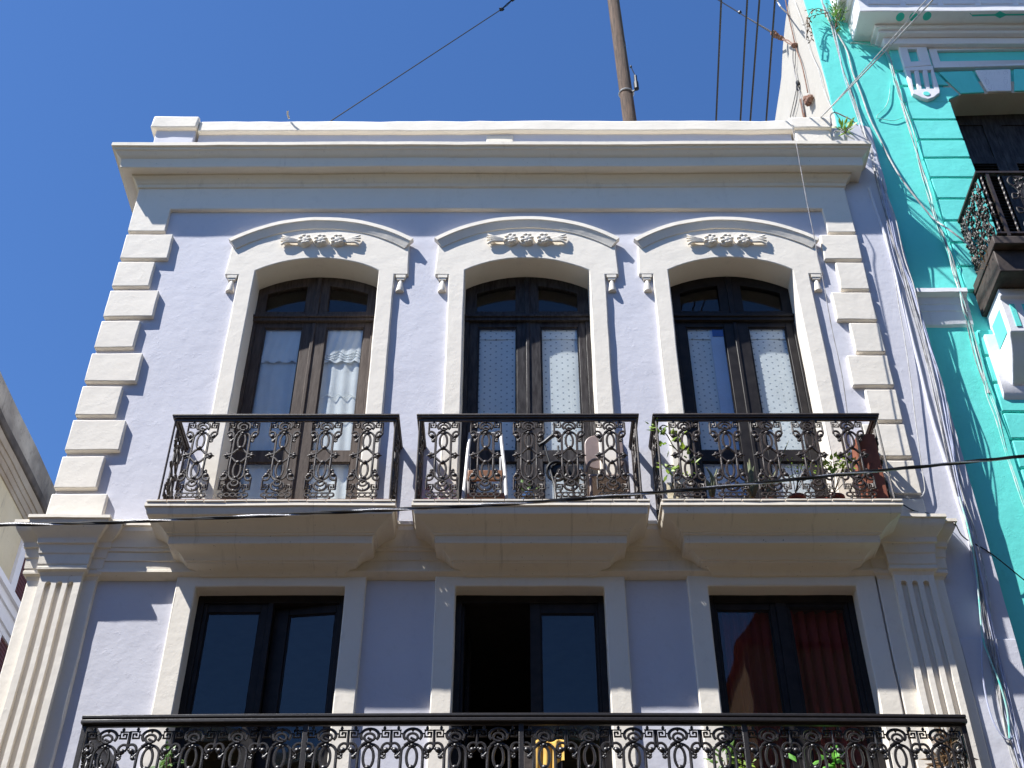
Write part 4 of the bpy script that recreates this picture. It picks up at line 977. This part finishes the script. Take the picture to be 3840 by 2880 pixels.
# bundles of cables down the junction of the two houses
def wires(name, label, pts, n, spread, mats, r=(0.006, 0.011), off=0.0):
    B = thing(name, label, 'cable', tuple(pts[-1]))
    for i in range(n):
        ph = random.uniform(0, 6); am = random.uniform(0.3, 1)
        P = [p+Vector((spread*am*math.sin(ph+j*0.9)+random.gauss(0, spread*0.25), -abs(random.gauss(0, spread*0.4))-off, 0)) for j, p in enumerate(pts)]
        MB().tube(bez(P, 5), random.uniform(*r), 6).build('strand', random.choice(mats), B)
    return B
pt = [at(*PP(x, y), 0.09) for x, y in ((418, -60), (430, 0), (462, 100), (520, 235), (560, 400), (605, 600), (668, 790), (738, 1000))]+[at(*C(1190, 850), -0.03), at(*C(1236, 940), -0.035), at(*C(1252, 1030), -0.035)]
def G_(x, y): return (2540+x*1300/2212, 1875+y*1300/2212)
low = [at(*p, -0.035) for p in (C(1275, 1150), C(1330, 1380), C(1400, 1640), D2(1470, 330), D2(1560, 650), D2(1640, 950), D2(1710, 1300), D2(1790, 1640), G_(1850, 200), G_(1915, 500), G_(1960, 800), G_(2030, 1150), G_(2110, 1500), G_(2190, 1800))]
wires('cable_bundle', 'bundle of pale cables hanging down the lavender strip beside the turquoise wall', pt+low, 6, 0.028, [WIREW, WIREG, WIREL, WIREG, WIREW], (0.0035, 0.0065))
wires('cable_bundle', 'loose grey and lavender cables twisting down the right edge of the lavender strip', [v+Vector((0.05, 0, 0)) for v in low], 6, 0.042, [WIREG, WIREL, WIREW, WIREL], (0.0035, 0.007))
rb_ = [at(*p, 0.06) for p in (PP(690, 385), PP(800, 395), PP(980, 445), PP(1050, 640), PP(1085, 740), PP(1140, 905), C(1440, 660), C(1490, 840), C(1540, 1030), C(1595, 1210), C(1645, 1385), C(1700, 1530), C(1740, 1640), D2(1770, 200))]+[at(*p, 0.0) for p in (D2(1805, 330), D2(1835, 450))]+[at(*p, 0.07) for p in (D2(1868, 570), D2(1925, 780), D2(1985, 980))]
wires('cable_bundle', 'thick bundle of white and turquoise cables down the turquoise blocks', rb_, 8, 0.026, [WIREW, WIRET, WIREW, WIREG, WIRET], (0.004, 0.007))
wires('cable_bundle', 'turquoise painted cables running down below the white string course', [at(*p, 0.075) for p in (D2(1868, 570), D2(1925, 780), D2(1985, 980), D2(2040, 1150), D2(2110, 1400), D2(2200, 1659), (3900, 2050))], 4, 0.026, [WIRET], (0.0045, 0.007))
def wire(label, pts, r, mat, name='cable', cat='cable', n=6):
    return tag(MB().tube(bez(pts, n), r, 6).build(name, mat), label, cat)
wire('thick white cable crossing the turquoise wall down to the dark balcony corner', [at(*p, 0.10) for p in (PP(455, 80), PP(490, 180), PP(560, 290), PP(650, 450), PP(700, 640), PP(765, 800), PP(850, 1040), C(1290, 880), C(1345, 995))]+[at(*p, 0.03) for p in (C(1430, 1140), C(1560, 1310), C(1640, 1400))]+[at(*p, -0.2) for p in (C(1740, 1470), C(1870, 1570))], 0.011, WIREW)
wire('thin pale cable looping over the turquoise wall beneath the white cornice', [at(*p, 0.11) for p in (PP(1035, 720), PP(1020, 860), PP(985, 950), PP(910, 1030), PP(960, 1050), PP(1060, 1064), PP(1140, 1040))], 0.005, WIRET)
wire('thin white wire hanging straight down the lavender strip on the right', [at(*p, -0.05) for p in (D2(1330, -40), D2(1385, 230), D2(1410, 400), D2(1445, 600), D2(1485, 870), D2(1520, 1150), D2(1558, 1440), D2(1578, 1570), D2(1572, 1615), D2(1540, 1640), D2(1400, 1640))], 0.006, WIREW)
wire('thin dark wire hanging from the parapet down beside the right-hand door', [at(*C(735, 800), -0.09), at(*C(745, 880), -0.12), at(*C(760, 925), -0.415), at(*C(790, 1090), -0.41), at(*C(835, 1330), -0.40), at(*C(875, 1520), -0.39), at(*C(895, 1640), -0.385), at(*D2(930, 260), -0.375), at(*D2(985, 560), -0.37), at(*D2(1050, 860), -0.365), at(*D2(1085, 1110), -0.36), at(*D2(1110, 1330), -0.35), at(*D2(1130, 1560), -0.34)], 0.0055, WIREG)
wire('pale cable hanging in a long loop low on the lavender strip', [at(*p, -0.07) for p in (G_(1790, -20), G_(1850, 150), G_(1900, 420), G_(1940, 800), G_(1945, 1050), G_(1965, 1230), G_(2010, 1400), G_(2070, 1500), G_(2120, 1530), G_(2145, 1505))], 0.008, WIREL)
wire('turquoise cable dangling low down at the right corner of the lavender house', [at(*p, -0.08) for p in (G_(1800, -20), G_(1860, 200), G_(1910, 470), G_(1945, 850), G_(1990, 1000), G_(2060, 1180), G_(2105, 1350), G_(2120, 1520))], 0.008, WIRET)
wire('thin dark cable sagging from the balcony slab across the lavender strip', [at(*G_(1400, 0), -0.15), at(*G_(1500, 65), -0.06), at(*G_(1600, 85), -0.05), at(*G_(1700, 115), -0.05), at(*G_(1770, 150), -0.24), at(*G_(1830, 240), -0.05), at(*G_(2000, 340), 0.0), at(*G_(2212, 510), 0.10), at(*G_(2330, 600), 0.10)], 0.006, WIREK)
dg = at(*PP(412, 1042), -0.02); de = at(*PP(1385, -10), -3.0); dd = (de-dg)
tw = thing('twin_wire', 'pair of thin white wires slanting up right from the parapet pedestal', 'wire', tuple(dg))
MB().tube(sag(dg, dg+dd*1.7, 0.05), 0.0085, 6).build('strand', WIREW, tw); de2 = at(*PP(1340, -10), -3.0)
MB().tube(sag(dg+Vector((0.02, 0, 0.02)), dg+(de2-dg)*1.7, 0.03), 0.0065, 6).build('strand', WIREW, tw)
# fixings on the white side wall
def W4(x, y, o=0.03): v = atX(*C(x, y), 4.236-o); return v
wire('white insulated cable looping in from the sky to the top of the white side wall', [at(*C(600, -60), 0.2), at(*C(640, 10), 0.4), W4(660, 45, 0.3), W4(690, 75), W4(708, 95)], 0.012, WIREW)
wire('rusty wire running down the white side wall to a rusty insulator', [W4(690, 0), W4(708, 92), W4(735, 210), W4(755, 300), W4(790, 400), W4(812, 490), W4(832, 590)], 0.010, RUST)
m = MB()
for x, y in ((822, 632), (840, 640), (832, 655), (848, 625)): m.blob(W4(x, y, 0.05), 0.05, 0.05, 0.06, 8, 6, lambda d: 1+0.25*math.sin(6*d.z+4*d.y))
tag(m.build('insulator', RUST), 'rusty spool insulator hanging on the white side wall', 'insulator')
tag(MB().tube([W4(788, 635), W4(815, 775)], 0.022, 8).build('conduit_stub', RUST), 'short rusty pipe stub on the white wall just above the pedestal', 'pipe')
wb = thing('service_drop', 'grey wire splice and clamp hanging on the white side wall', 'cable', tuple(W4(765, 540)))
for P in ([(740, 280), (738, 380), (750, 450), (765, 520)], [(755, 310), (752, 400), (748, 450), (765, 520)], [(768, 530), (745, 640), (722, 740), (712, 790)], [(770, 540), (760, 640), (735, 740)], [(772, 560), (795, 640), (812, 760)]):
    MB().tube(bez([W4(*p) for p in P], 4), 0.007, 5).build('strand', WIREG, wb)
m = MB(); m.blob(W4(768, 530), 0.03, 0.03, 0.06, 8, 6); m.blob(W4(768, 560), 0.025, 0.025, 0.08, 8, 6); m.build('clamp', BLKP, wb)
wire('slender pale cable down the corner of the white side wall', [W4(745, 0), W4(800, 150), W4(850, 330), W4(900, 440), W4(930, 560), W4(960, 640), W4(990, 700)], 0.006, WIREW)
for i, P in enumerate(([(985, 800), (975, 740), (1005, 718), (1060, 740), (1110, 765), (1150, 800)], [(1000, 870), (1005, 838), (1040, 840), (1090, 870), (1130, 890)])):
    wire(['grey cable looping over the right pedestal towards the bundle', 'pale cable curled on the cornice beside the weed'][i], [at(*C(*p), -0.08-0.05*i) for p in P], 0.009, WIREG if i == 0 else WIREW)

# ================================================================== plants
def foliage(m, c, n, sp, L, W, updir=(0, -0.3, 0.6)):
    if isinstance(m, list): m.append(MB()); m = m[-1]
    c = Vector(c)
    for i in range(n):
        p = c+Vector((random.gauss(0, sp[0]), random.gauss(0, sp[1]), random.gauss(0, sp[2])))
        d = (p-c)*1.5/max(sp)+Vector(updir)+Vector((random.gauss(0, .5), random.gauss(0, .5), random.gauss(0, .4)))
        m.leaf(p, d, Vector((random.gauss(0, .4), -1, random.gauss(0.6, .4))), L*random.uniform(.6, 1.2), W*random.uniform(.6, 1.2))
def plant(name, label, loc, parts, cat='plant'):
    r = thing(name, label, cat, loc)
    for nm, m, mat in parts:
        for mm in (m if isinstance(m, list) else [m]): mm.build(nm, mat, r, smooth=30)
    return r
# weed in the gap above the cornice
c = at(*C(1070, 860), -0.1); st = MB(); lf = MB()
for x, y in ((1040, 800), (1065, 800), (1095, 790), (1110, 800), (1055, 830), (1080, 840)):
    e = at(*C(x, y), -0.15+random.uniform(-.05, .05)); st.tube([c, c.lerp(e, 0.5)+Vector((0, 0, 0.02)), e], 0.005, 5)
    for k in range(5): lf.leaf(c.lerp(e, 0.55+0.1*k), (e-c)+Vector((random.gauss(0, .12), random.gauss(0, .1), random.gauss(0, .08))), (0, -1, 0.3), 0.13, 0.04)
plant('weed', 'small green weed sprouting on the right end of the cornice', tuple(c), [('stem', st, STEM), ('leaf_cluster', lf, LEAFY)])
c = at(*PP(545, 250), 0.05); st = MB(); lf = []; dr = MB()
for x, y, n in ((545, 60, 20), (560, 110, 30), (550, 160, 30), (575, 215, 22), (540, 30, 14), (590, 140, 20)): 
    foliage(lf, at(*PP(x, y), 0.0), n, (0.035, 0.06, 0.05), 0.09, 0.035)
    e = at(*PP(x, y), 0.0); st.tube(bez([c, c.lerp(e, 0.5)+Vector((0.02, -0.02, 0)), e], 4), 0.006, 5)
foliage(dr, at(*PP(550, 40), 0.0), 26, (0.04, 0.05, 0.06), 0.08, 0.03)
plant('wall_shrub', 'green and brown shrub rooted beside the white cornice of the turquoise house', tuple(c), [('stem', st, STEM), ('leaf_cluster', lf, LEAFG), ('dry_leaf_cluster', dr, DRY)])
c = at(*PP(470, 100), 0.06); st = MB(); dr = MB()
for P in ([(470, 100), (400, 75), (340, 95), (300, 160), (285, 220)], [(470, 110), (390, 130), (330, 150), (320, 220), (310, 270)], [(460, 130), (380, 90), (310, 85)], [(300, 170), (300, 240), (290, 350)], [(320, 220), (345, 290), (330, 360)]):
    Q = bez([at(*PP(x, y), 0.02) for x, y in P], 5); st.tube(Q, 0.005, 5)
    for p in Q[::2]: dr.leaf(p, (random.gauss(0, .6), random.gauss(0, .3), -0.5+random.gauss(0, .4)), (0, -1, 0.2), 0.07, 0.03)
plant('dry_creeper', 'dry brown creeper trailing over the top left edge of the turquoise wall', tuple(c), [('stem', st, STEM), ('leaf_cluster', dr, DRY)])
# growth on the turquoise balcony slab
c = at(*KK(735, 830), -0.3); st = MB(); dr = MB(); foliage(dr, c, 40, (0.05, 0.09, 0.06), 0.06, 0.02); foliage(dr, at(*KK(690, 760), -0.2), 20, (0.03, 0.06, 0.05), 0.05, 0.02)
plant('dry_weed', 'dry weed clinging to the dark balcony slab of the turquoise house', tuple(c), [('leaf_cluster', dr, DRY)])

def Z2(x, y): return (1500+x*950/2212, 1520+y*950/2212)
def Z3(x, y): return (2400+x*1000/2212, 1520+y*1000/2212)
FL = 8.528
# ---- middle balcony things
FC = thing('folding_chair', 'white tubular folding chair with a brown board on the middle balcony', 'chair', (-0.42, -0.15, FL))
t1 = [at(*Z2(612, 245), 0.05), at(*Z2(590, 430), -0.02), at(*Z2(572, 620), -0.1)]; t1.append(Vector((t1[-1].x-0.02, -0.30, FL)))
t2 = [at(*Z2(880, 250), 0.05), at(*Z2(898, 430), -0.02), at(*Z2(918, 620), -0.1)]; t2.append(Vector((t2[-1].x+0.02, -0.30, FL)))
for t in (t1, t2): MB().tube(bez(t, 6), 0.019, 8).build('frame_tube', WHP, FC)
for t, s in ((t1, 1), (t2, -1)): MB().tube([t[1]+Vector((s*0.02, 0, 0)), Vector((t[1].x+s*0.01, 0.08, FL))], 0.016, 8).build('leg', WHP, FC)
MB().tube([t1[0], t2[0]], 0.017, 8).build('top_tube', WHP, FC)
a, b = at(*Z2(592, 580), -0.12), at(*Z2(895, 668), -0.12)
MB().box(a.x, b.x, -0.15, -0.12, b.z, a.z, 1).build('seat_board', SEATW, FC, bevel=0.008)
a, b = at(*Z2(585, 770), -0.25), at(*Z2(915, 815), -0.25); MB().box(a.x, b.x, -0.26, -0.235, b.z, a.z, 1).build('lower_board', SEATW, FC, bevel=0.005)
EB = thing('exercise_bike', 'black exercise bike behind the railing of the middle balcony', 'exercise bike', (0.45, -0.1, FL))
f = lambda x, y, Y=-0.12: at(*Z2(x, y), Y)
MB().tube(bez([f(1215, 352), f(1260, 325), f(1320, 275), f(1375, 245)], 4), 0.022, 8, rs=None).build('handlebar', BLKP, EB)
MB().tube([f(1258, 330), f(1285, 430), f(1312, 520)], 0.012, 8).build('stem', BLKP, EB)
cw = f(1375, 575); MB().tube([cw+Vector((0.105*math.cos(t), 0.01*math.sin(2*t), 0.115*math.sin(t))) for t in [2*math.pi*i/26 for i in range(26)]], 0.016, 8, True).build('wheel_guard', BLKP, EB)
MB().blob(f(1385, 570, -0.09), 0.085, 0.03, 0.09, 18, 10).build('flywheel', BLKP, EB)
MB().box(f(1410, 0).x, f(1545, 0).x, -0.10, 0.02, f(0, 650).z, f(0, 490).z, 1).build('housing', BLKP, EB, bevel=0.04)
MB().tube([f(1380, 355), f(1388, 470)], 0.012, 8).build('seat_post', BLKP, EB)
MB().tube([f(1300, 520), f(1350, 700), Vector((f(1350, 0).x, -0.2, FL))], 0.014, 8).tube([f(1500, 640), Vector((f(1520, 0).x, -0.05, FL))], 0.014, 8).build('base_frame', BLKP, EB)
BC = thing('plastic_chair', 'beige plastic chair with a rounded back on the middle balcony', 'chair', (0.87, -0.1, FL))
def rnd(x0, x1, z0, z1, r, n=5):
    P = []
    for cx, cz, a in ((x1-r, z0+r, -90), (x1-r, z1-r, 0), (x0+r, z1-r, 90), (x0+r, z0+r, 180)):
        P += [(cx+r*math.cos(math.radians(a+90*i/n)), cz+r*math.sin(math.radians(a+90*i/n))) for i in range(n+1)]
    return P
a, b = f(1605, 265, -0.02), f(1960, 480, -0.02)
MB().prism(rnd(a.x, b.x, b.z-0.12, a.z, 0.12), -0.03, 0.0, 1).build('backrest', BEIGE, BC, bevel=0.012)
MB().box(a.x+0.0, b.x, -0.40, -0.03, 8.92, 8.955, 1).build('seat', BEIGE, BC, bevel=0.012)
MB().tube(bez([f(1625, 590, -0.38), f(1655, 500, -0.38), f(1720, 470, -0.3), f(1760, 470, -0.05)], 5), 0.016, 8).build('armrest', BEIGE, BC)
MB().tube(bez([f(1990, 590, -0.38), f(1970, 500, -0.38), f(1930, 470, -0.3), f(1930, 470, -0.05)], 5), 0.016, 8).build('armrest', BEIGE, BC)
for x, y in ((a.x+0.02, -0.38), (b.x-0.02, -0.38), (a.x+0.02, -0.03), (b.x-0.02, -0.03)): MB().tube([(x, y, FL), (x, y, 8.93)], 0.018, 8).build('leg', BEIGE, BC)
a, b = f(222, 800, -0.3), f(505, 868, -0.3)
rbk = MB(); rbk.box(a.x, b.x, -0.40, -0.20, FL, FL+0.05, 1)
for i in range(6): x = a.x+(b.x-a.x)*(i+0.5)/6; rbk.box(x-0.014, x+0.014, -0.41, -0.395, FL+0.05, FL+0.11, 1)
rbk.box(a.x-0.01, b.x+0.01, -0.415, -0.395, FL+0.10, FL+0.125, 1); 
tag(rbk.build('basket', REDP, bevel=0.004), 'small red plastic basket on the floor of the middle balcony', 'basket')
cb = f(1120, 655, -0.2)
PT = thing('potted_plant', 'bright metal pot with a little greenery on the middle balcony', 'plant', (cb.x, -0.2, FL))
MB().lathe((cb.x, -0.2, FL), [(0.05, 0), (0.06, 0.18), (0.085, 0.22), (0.088, 0.30), (0.08, 0.31)], 18).build('pot', CHROME, PT)
m = MB(); foliage(m, (cb.x-0.02, -0.2, FL+0.36), 26, (0.04, 0.04, 0.04), 0.09, 0.03); m.build('leaf_cluster', LEAFG, PT)
# ---- right balcony things
f3 = lambda x, y, Y=-0.3: at(*Z3(x, y), Y)
c = Vector((f3(230, 700).x, -0.34, FL+0.3)); st = MB(); lf = []
for P, Y in (([(250, 720), (300, 560), (330, 420), (270, 330), (225, 250), (160, 190)], -0.42), ([(260, 700), (290, 520), (240, 500), (215, 515)], -0.44), ([(300, 560), (345, 440), (350, 330), (325, 250)], -0.40), ([(160, 190), (190, 165), (225, 175)], -0.45)):
    st.tube(bez([f3(x, y, Y) for x, y in P], 5), 0.006, 5)
for x, y, n in ((145, 195, 7), (155, 245, 5), (330, 240, 7), (240, 315, 6), (345, 375, 5), (380, 420, 5), (245, 520, 9), (400, 530, 6), (205, 510, 4), (175, 175, 4)):
    foliage(lf, f3(x, y, -0.45), n, (0.03, 0.03, 0.03), 0.085, 0.05)
plant('climbing_plant', 'climbing plant with yellow-green leaves at the left corner of the right balcony', tuple(c), [('stem', st, STEM), ('leaf_cluster', lf, LEAFY)])
def aloe(label, x, y, tips, mat=ALOE, w=0.028):
    b = f3(x, y, -0.30); m = MB()
    for tx, ty in tips:
        e = f3(tx, ty, -0.30+random.uniform(-.08, .1)); mid = b.lerp(e, 0.5)+Vector((random.gauss(0, .012), -0.02, 0.02))
        m.tube(bez([b, mid, e], 5), 0.02, 5, rs=[w*(1-(i/10)**1.4)+0.001 for i in range(11)])
    r = thing('aloe', label, 'plant', (b.x, -0.3, FL)); m.build('leaves', mat, r)
    MB().lathe((b.x, -0.3, FL), [(0.055, 0), (0.075, 0.13), (0.082, 0.13), (0.082, 0.155), (0.07, 0.155)], 16).build('pot', TERRA, r)
aloe('grey-green aloe in a clay pot left of the door centre on the right balcony', 600, 750, [(545, 510), (580, 560), (625, 600), (560, 640), (640, 520), (520, 600)])
aloe('tall aloe with pale pointed leaves at the middle of the right balcony', 935, 760, [(905, 440), (890, 470), (980, 600), (945, 500), (880, 600), (1000, 560), (960, 640)])
aloe('aloe with one curved green leaf right of the middle of the right balcony', 1060, 750, [(1140, 512), (1085, 560), (1030, 560), (1120, 620), (1235, 290)], w=0.02)
def herb(label, x, y, spots, mat, L=0.06, W=0.035):
    b = f3(x, y, -0.32); st = MB(); lf = []
    for sx_, sy_, n in spots:
        e = f3(sx_, sy_, -0.32+random.uniform(-.08, .06)); st.tube(bez([b, b.lerp(e, 0.5)+Vector((random.gauss(0, .03), 0, 0.02)), e], 4), 0.004, 5); foliage(lf, e, n, (0.03, 0.03, 0.025), L, W)
    r = thing('potted_herb', label, 'plant', (b.x, -0.32, FL)); st.build('stem', STEM, r); [l.build('leaf_cluster', mat, r) for l in lf]
    MB().lathe((b.x, -0.32, FL), [(0.06, 0), (0.085, 0.16), (0.095, 0.16), (0.095, 0.19), (0.08, 0.19)], 18).build('pot', DTERRA, r)
herb('straggly potted herb with tiny pale leaves on the right balcony', 1290, 730, [(1250, 480, 6), (1280, 540, 8), (1310, 470, 6), (1345, 580, 8), (1400, 480, 7), (1420, 520, 6), (1270, 590, 6), (1360, 450, 4)], LEAFY, 0.04, 0.022)
herb('potted plant with broad yellow-green leaves beside the terracotta-coloured box', 1610, 730, [(1590, 470, 10), (1610, 500, 10), (1650, 540, 8), (1700, 480, 11), (1735, 510, 9), (1570, 520, 7), (1680, 520, 8), (1720, 460, 8)], LEAFY, 0.085, 0.05)
a, b = f3(560, 742, -0.30), f3(1010, 742, -0.30)
tag(MB().box(a.x, b.x, -0.43, -0.17, FL, FL+0.085, 1).box(a.x-0.012, b.x+0.012, -0.442, -0.158, FL+0.085, FL+0.11, 1).build('planter_box', DTERRA, bevel=0.006), 'long dark red planter trough on the floor of the right balcony', 'planter')
pc = f3(1275, 745, -0.22); tag(MB().lathe((pc.x, -0.16, FL), [(0.10, 0), (0.13, 0.12), (0.142, 0.12), (0.142, 0.155), (0.12, 0.155)], 22).build('flower_pot', REDP), 'round red plastic flower pot on the floor of the right balcony', 'pot')
pc = f3(1500, 720, -0.2); tag(MB().lathe((pc.x, -0.13, FL), [(0.09, 0), (0.13, 0.20), (0.145, 0.20), (0.145, 0.25), (0.12, 0.25)], 22).build('flower_pot', DTERRA), 'dark clay flower pot right of the red pot on the right balcony', 'pot')
a = f3(1795, 235, -0.42); b = f3(1945, 235, -0.42)
tag(MB().box(a.x, b.x, -0.42, -0.14, FL, a.z, 0.3).build('storage_box', TERRA, bevel=0.01), 'tall terracotta-coloured box standing in the right corner of the right balcony', 'box')
a = f3(220, 650, -0.38); b = f3(335, 650, -0.38); m = MB()
for i in range(3): x = a.x+(b.x-a.x)*i/3; m.box(x, x+0.045, -0.40, -0.375, FL, a.z-0.01*i, 1)
m.box(a.x, b.x, -0.375, -0.355, FL+0.05, FL+0.09, 1); m.box(a.x, b.x, -0.375, -0.355, a.z-0.09, a.z-0.05, 1)
tag(m.build('slatted_crate', CREAM), 'pale wooden slatted crate at the left end of the right balcony', 'crate')
# ---- long balcony things
def L1(x, y): return (260+x*1300/2212, 2640+y*1300/2212)
def L2(x, y): return (1500+x*1200/2212, 2640+y*1200/2212)
def L3(x, y): return (2600+x*1240/2212, 2640+y*1240/2212)
F2 = 5.03
a, b = at(*L2(850, 260), -0.45), at(*L2(1120, 250), -0.45)
CH = thing('wooden_chair', 'dark wooden chair draped with a yellow cloth on the long balcony', 'chair', ((a.x+b.x)/2, -0.4, F2))
zt_ = a.z
MB().box(a.x, b.x, -0.44, -0.40, F2+0.45, zt_-0.03, 1).build('backrest', DKWOOD, CH, bevel=0.01); MB().box(a.x, b.x, -0.42, -0.06, F2+0.41, F2+0.45, 1).build('seat', DKWOOD, CH, bevel=0.01)
for x in (a.x+0.02, b.x-0.02):
    for y in (-0.40, -0.09): MB().box(x-0.02, x+0.02, y-0.02, y+0.02, F2, F2+0.41, 1).build('leg', DKWOOD, CH)
m = MB(); nx, nz = 24, 14; vs = []
x0, x1 = at(*L2(935, 0), -0.45).x, at(*L2(1125, 0), -0.45).x
for j in range(nz+1):
    for i in range(nx+1):
        u, v = i/nx, j/nz; s_ = v*0.55-0.10
        y = -0.46-0.014*math.sin(u*19+v) if s_ > 0 else -0.46+abs(s_)*0.6; zz = zt_+0.01-max(0, s_)*0.55*(1+0.25*math.sin(u*5))+min(0, s_)*0.1+0.012*math.sin(u*9)
        vs.append((x0+(x1-x0)*u, y, zz))
m.add(vs, [(j*(nx+1)+i, j*(nx+1)+i+1, (j+1)*(nx+1)+i+1, (j+1)*(nx+1)+i) for j in range(nz) for i in range(nx)])
tag(m.build('cloth', YEL, smooth=80), 'yellow cloth draped over the dark chair on the long balcony', 'cloth')
def potted(label, cx, tip_spots, LF_, conv, mat, L=0.11, W=0.06, Y=-0.55):
    b = at(*conv(cx, 430), Y); st = MB(); lf = []; base_ = Vector((b.x, Y, F2+0.25))
    for x, y, n in tip_spots:
        e = at(*conv(x, y), Y+random.uniform(-.06, .06)); st.tube(bez([base_, base_.lerp(e, 0.5)+Vector((random.gauss(0, .03), 0, 0)), e], 4), 0.005, 5); foliage(lf, e, n, (0.03, 0.03, 0.03), L, W)
    r = thing('potted_plant', label, 'plant', (b.x, Y, F2)); st.build('stem', STEM, r); [l.build('leaf_cluster', mat, r) for l in lf]
    MB().lathe((b.x, Y, F2), [(0.09, 0), (0.12, 0.22), (0.135, 0.22), (0.135, 0.26), (0.11, 0.26)], 18).build('pot', TERRA, r)
potted('potted plant with bright green pointed leaves behind the long railing', 960, [(950, 365, 7), (930, 400, 6), (975, 385, 7), (990, 405, 5), (735, 425, 3)], None, L3, leafmat('bright_leaf', (0.16, 0.48, 0.05), (0.12, 0.36, 0.04)))
potted('potted plant with drooping yellow-green leaves near a railing post', 330, [(320, 350, 7), (300, 400, 8), (370, 400, 6), (340, 420, 6)], None, L3, LEAFY, 0.08, 0.04)
potted('potted plant with striped dark green leaves behind the long railing', 205, [(190, 355, 5), (210, 390, 5), (230, 365, 4)], None, L3, LEAFG, 0.13, 0.06)
potted('dark leafy potted plant near the left end of the long balcony', 640, [(640, 300, 6), (620, 340, 8), (650, 360, 8), (600, 390, 7)], None, L1, LEAFG, 0.09, 0.045)
potted('bushy dry brown plant at the right end of the long balcony', 1690, [(1660, 290, 12), (1700, 260, 10), (1720, 330, 14), (1650, 370, 14), (1740, 390, 14), (1690, 410, 14)], None, L3, DRY, 0.12, 0.03)
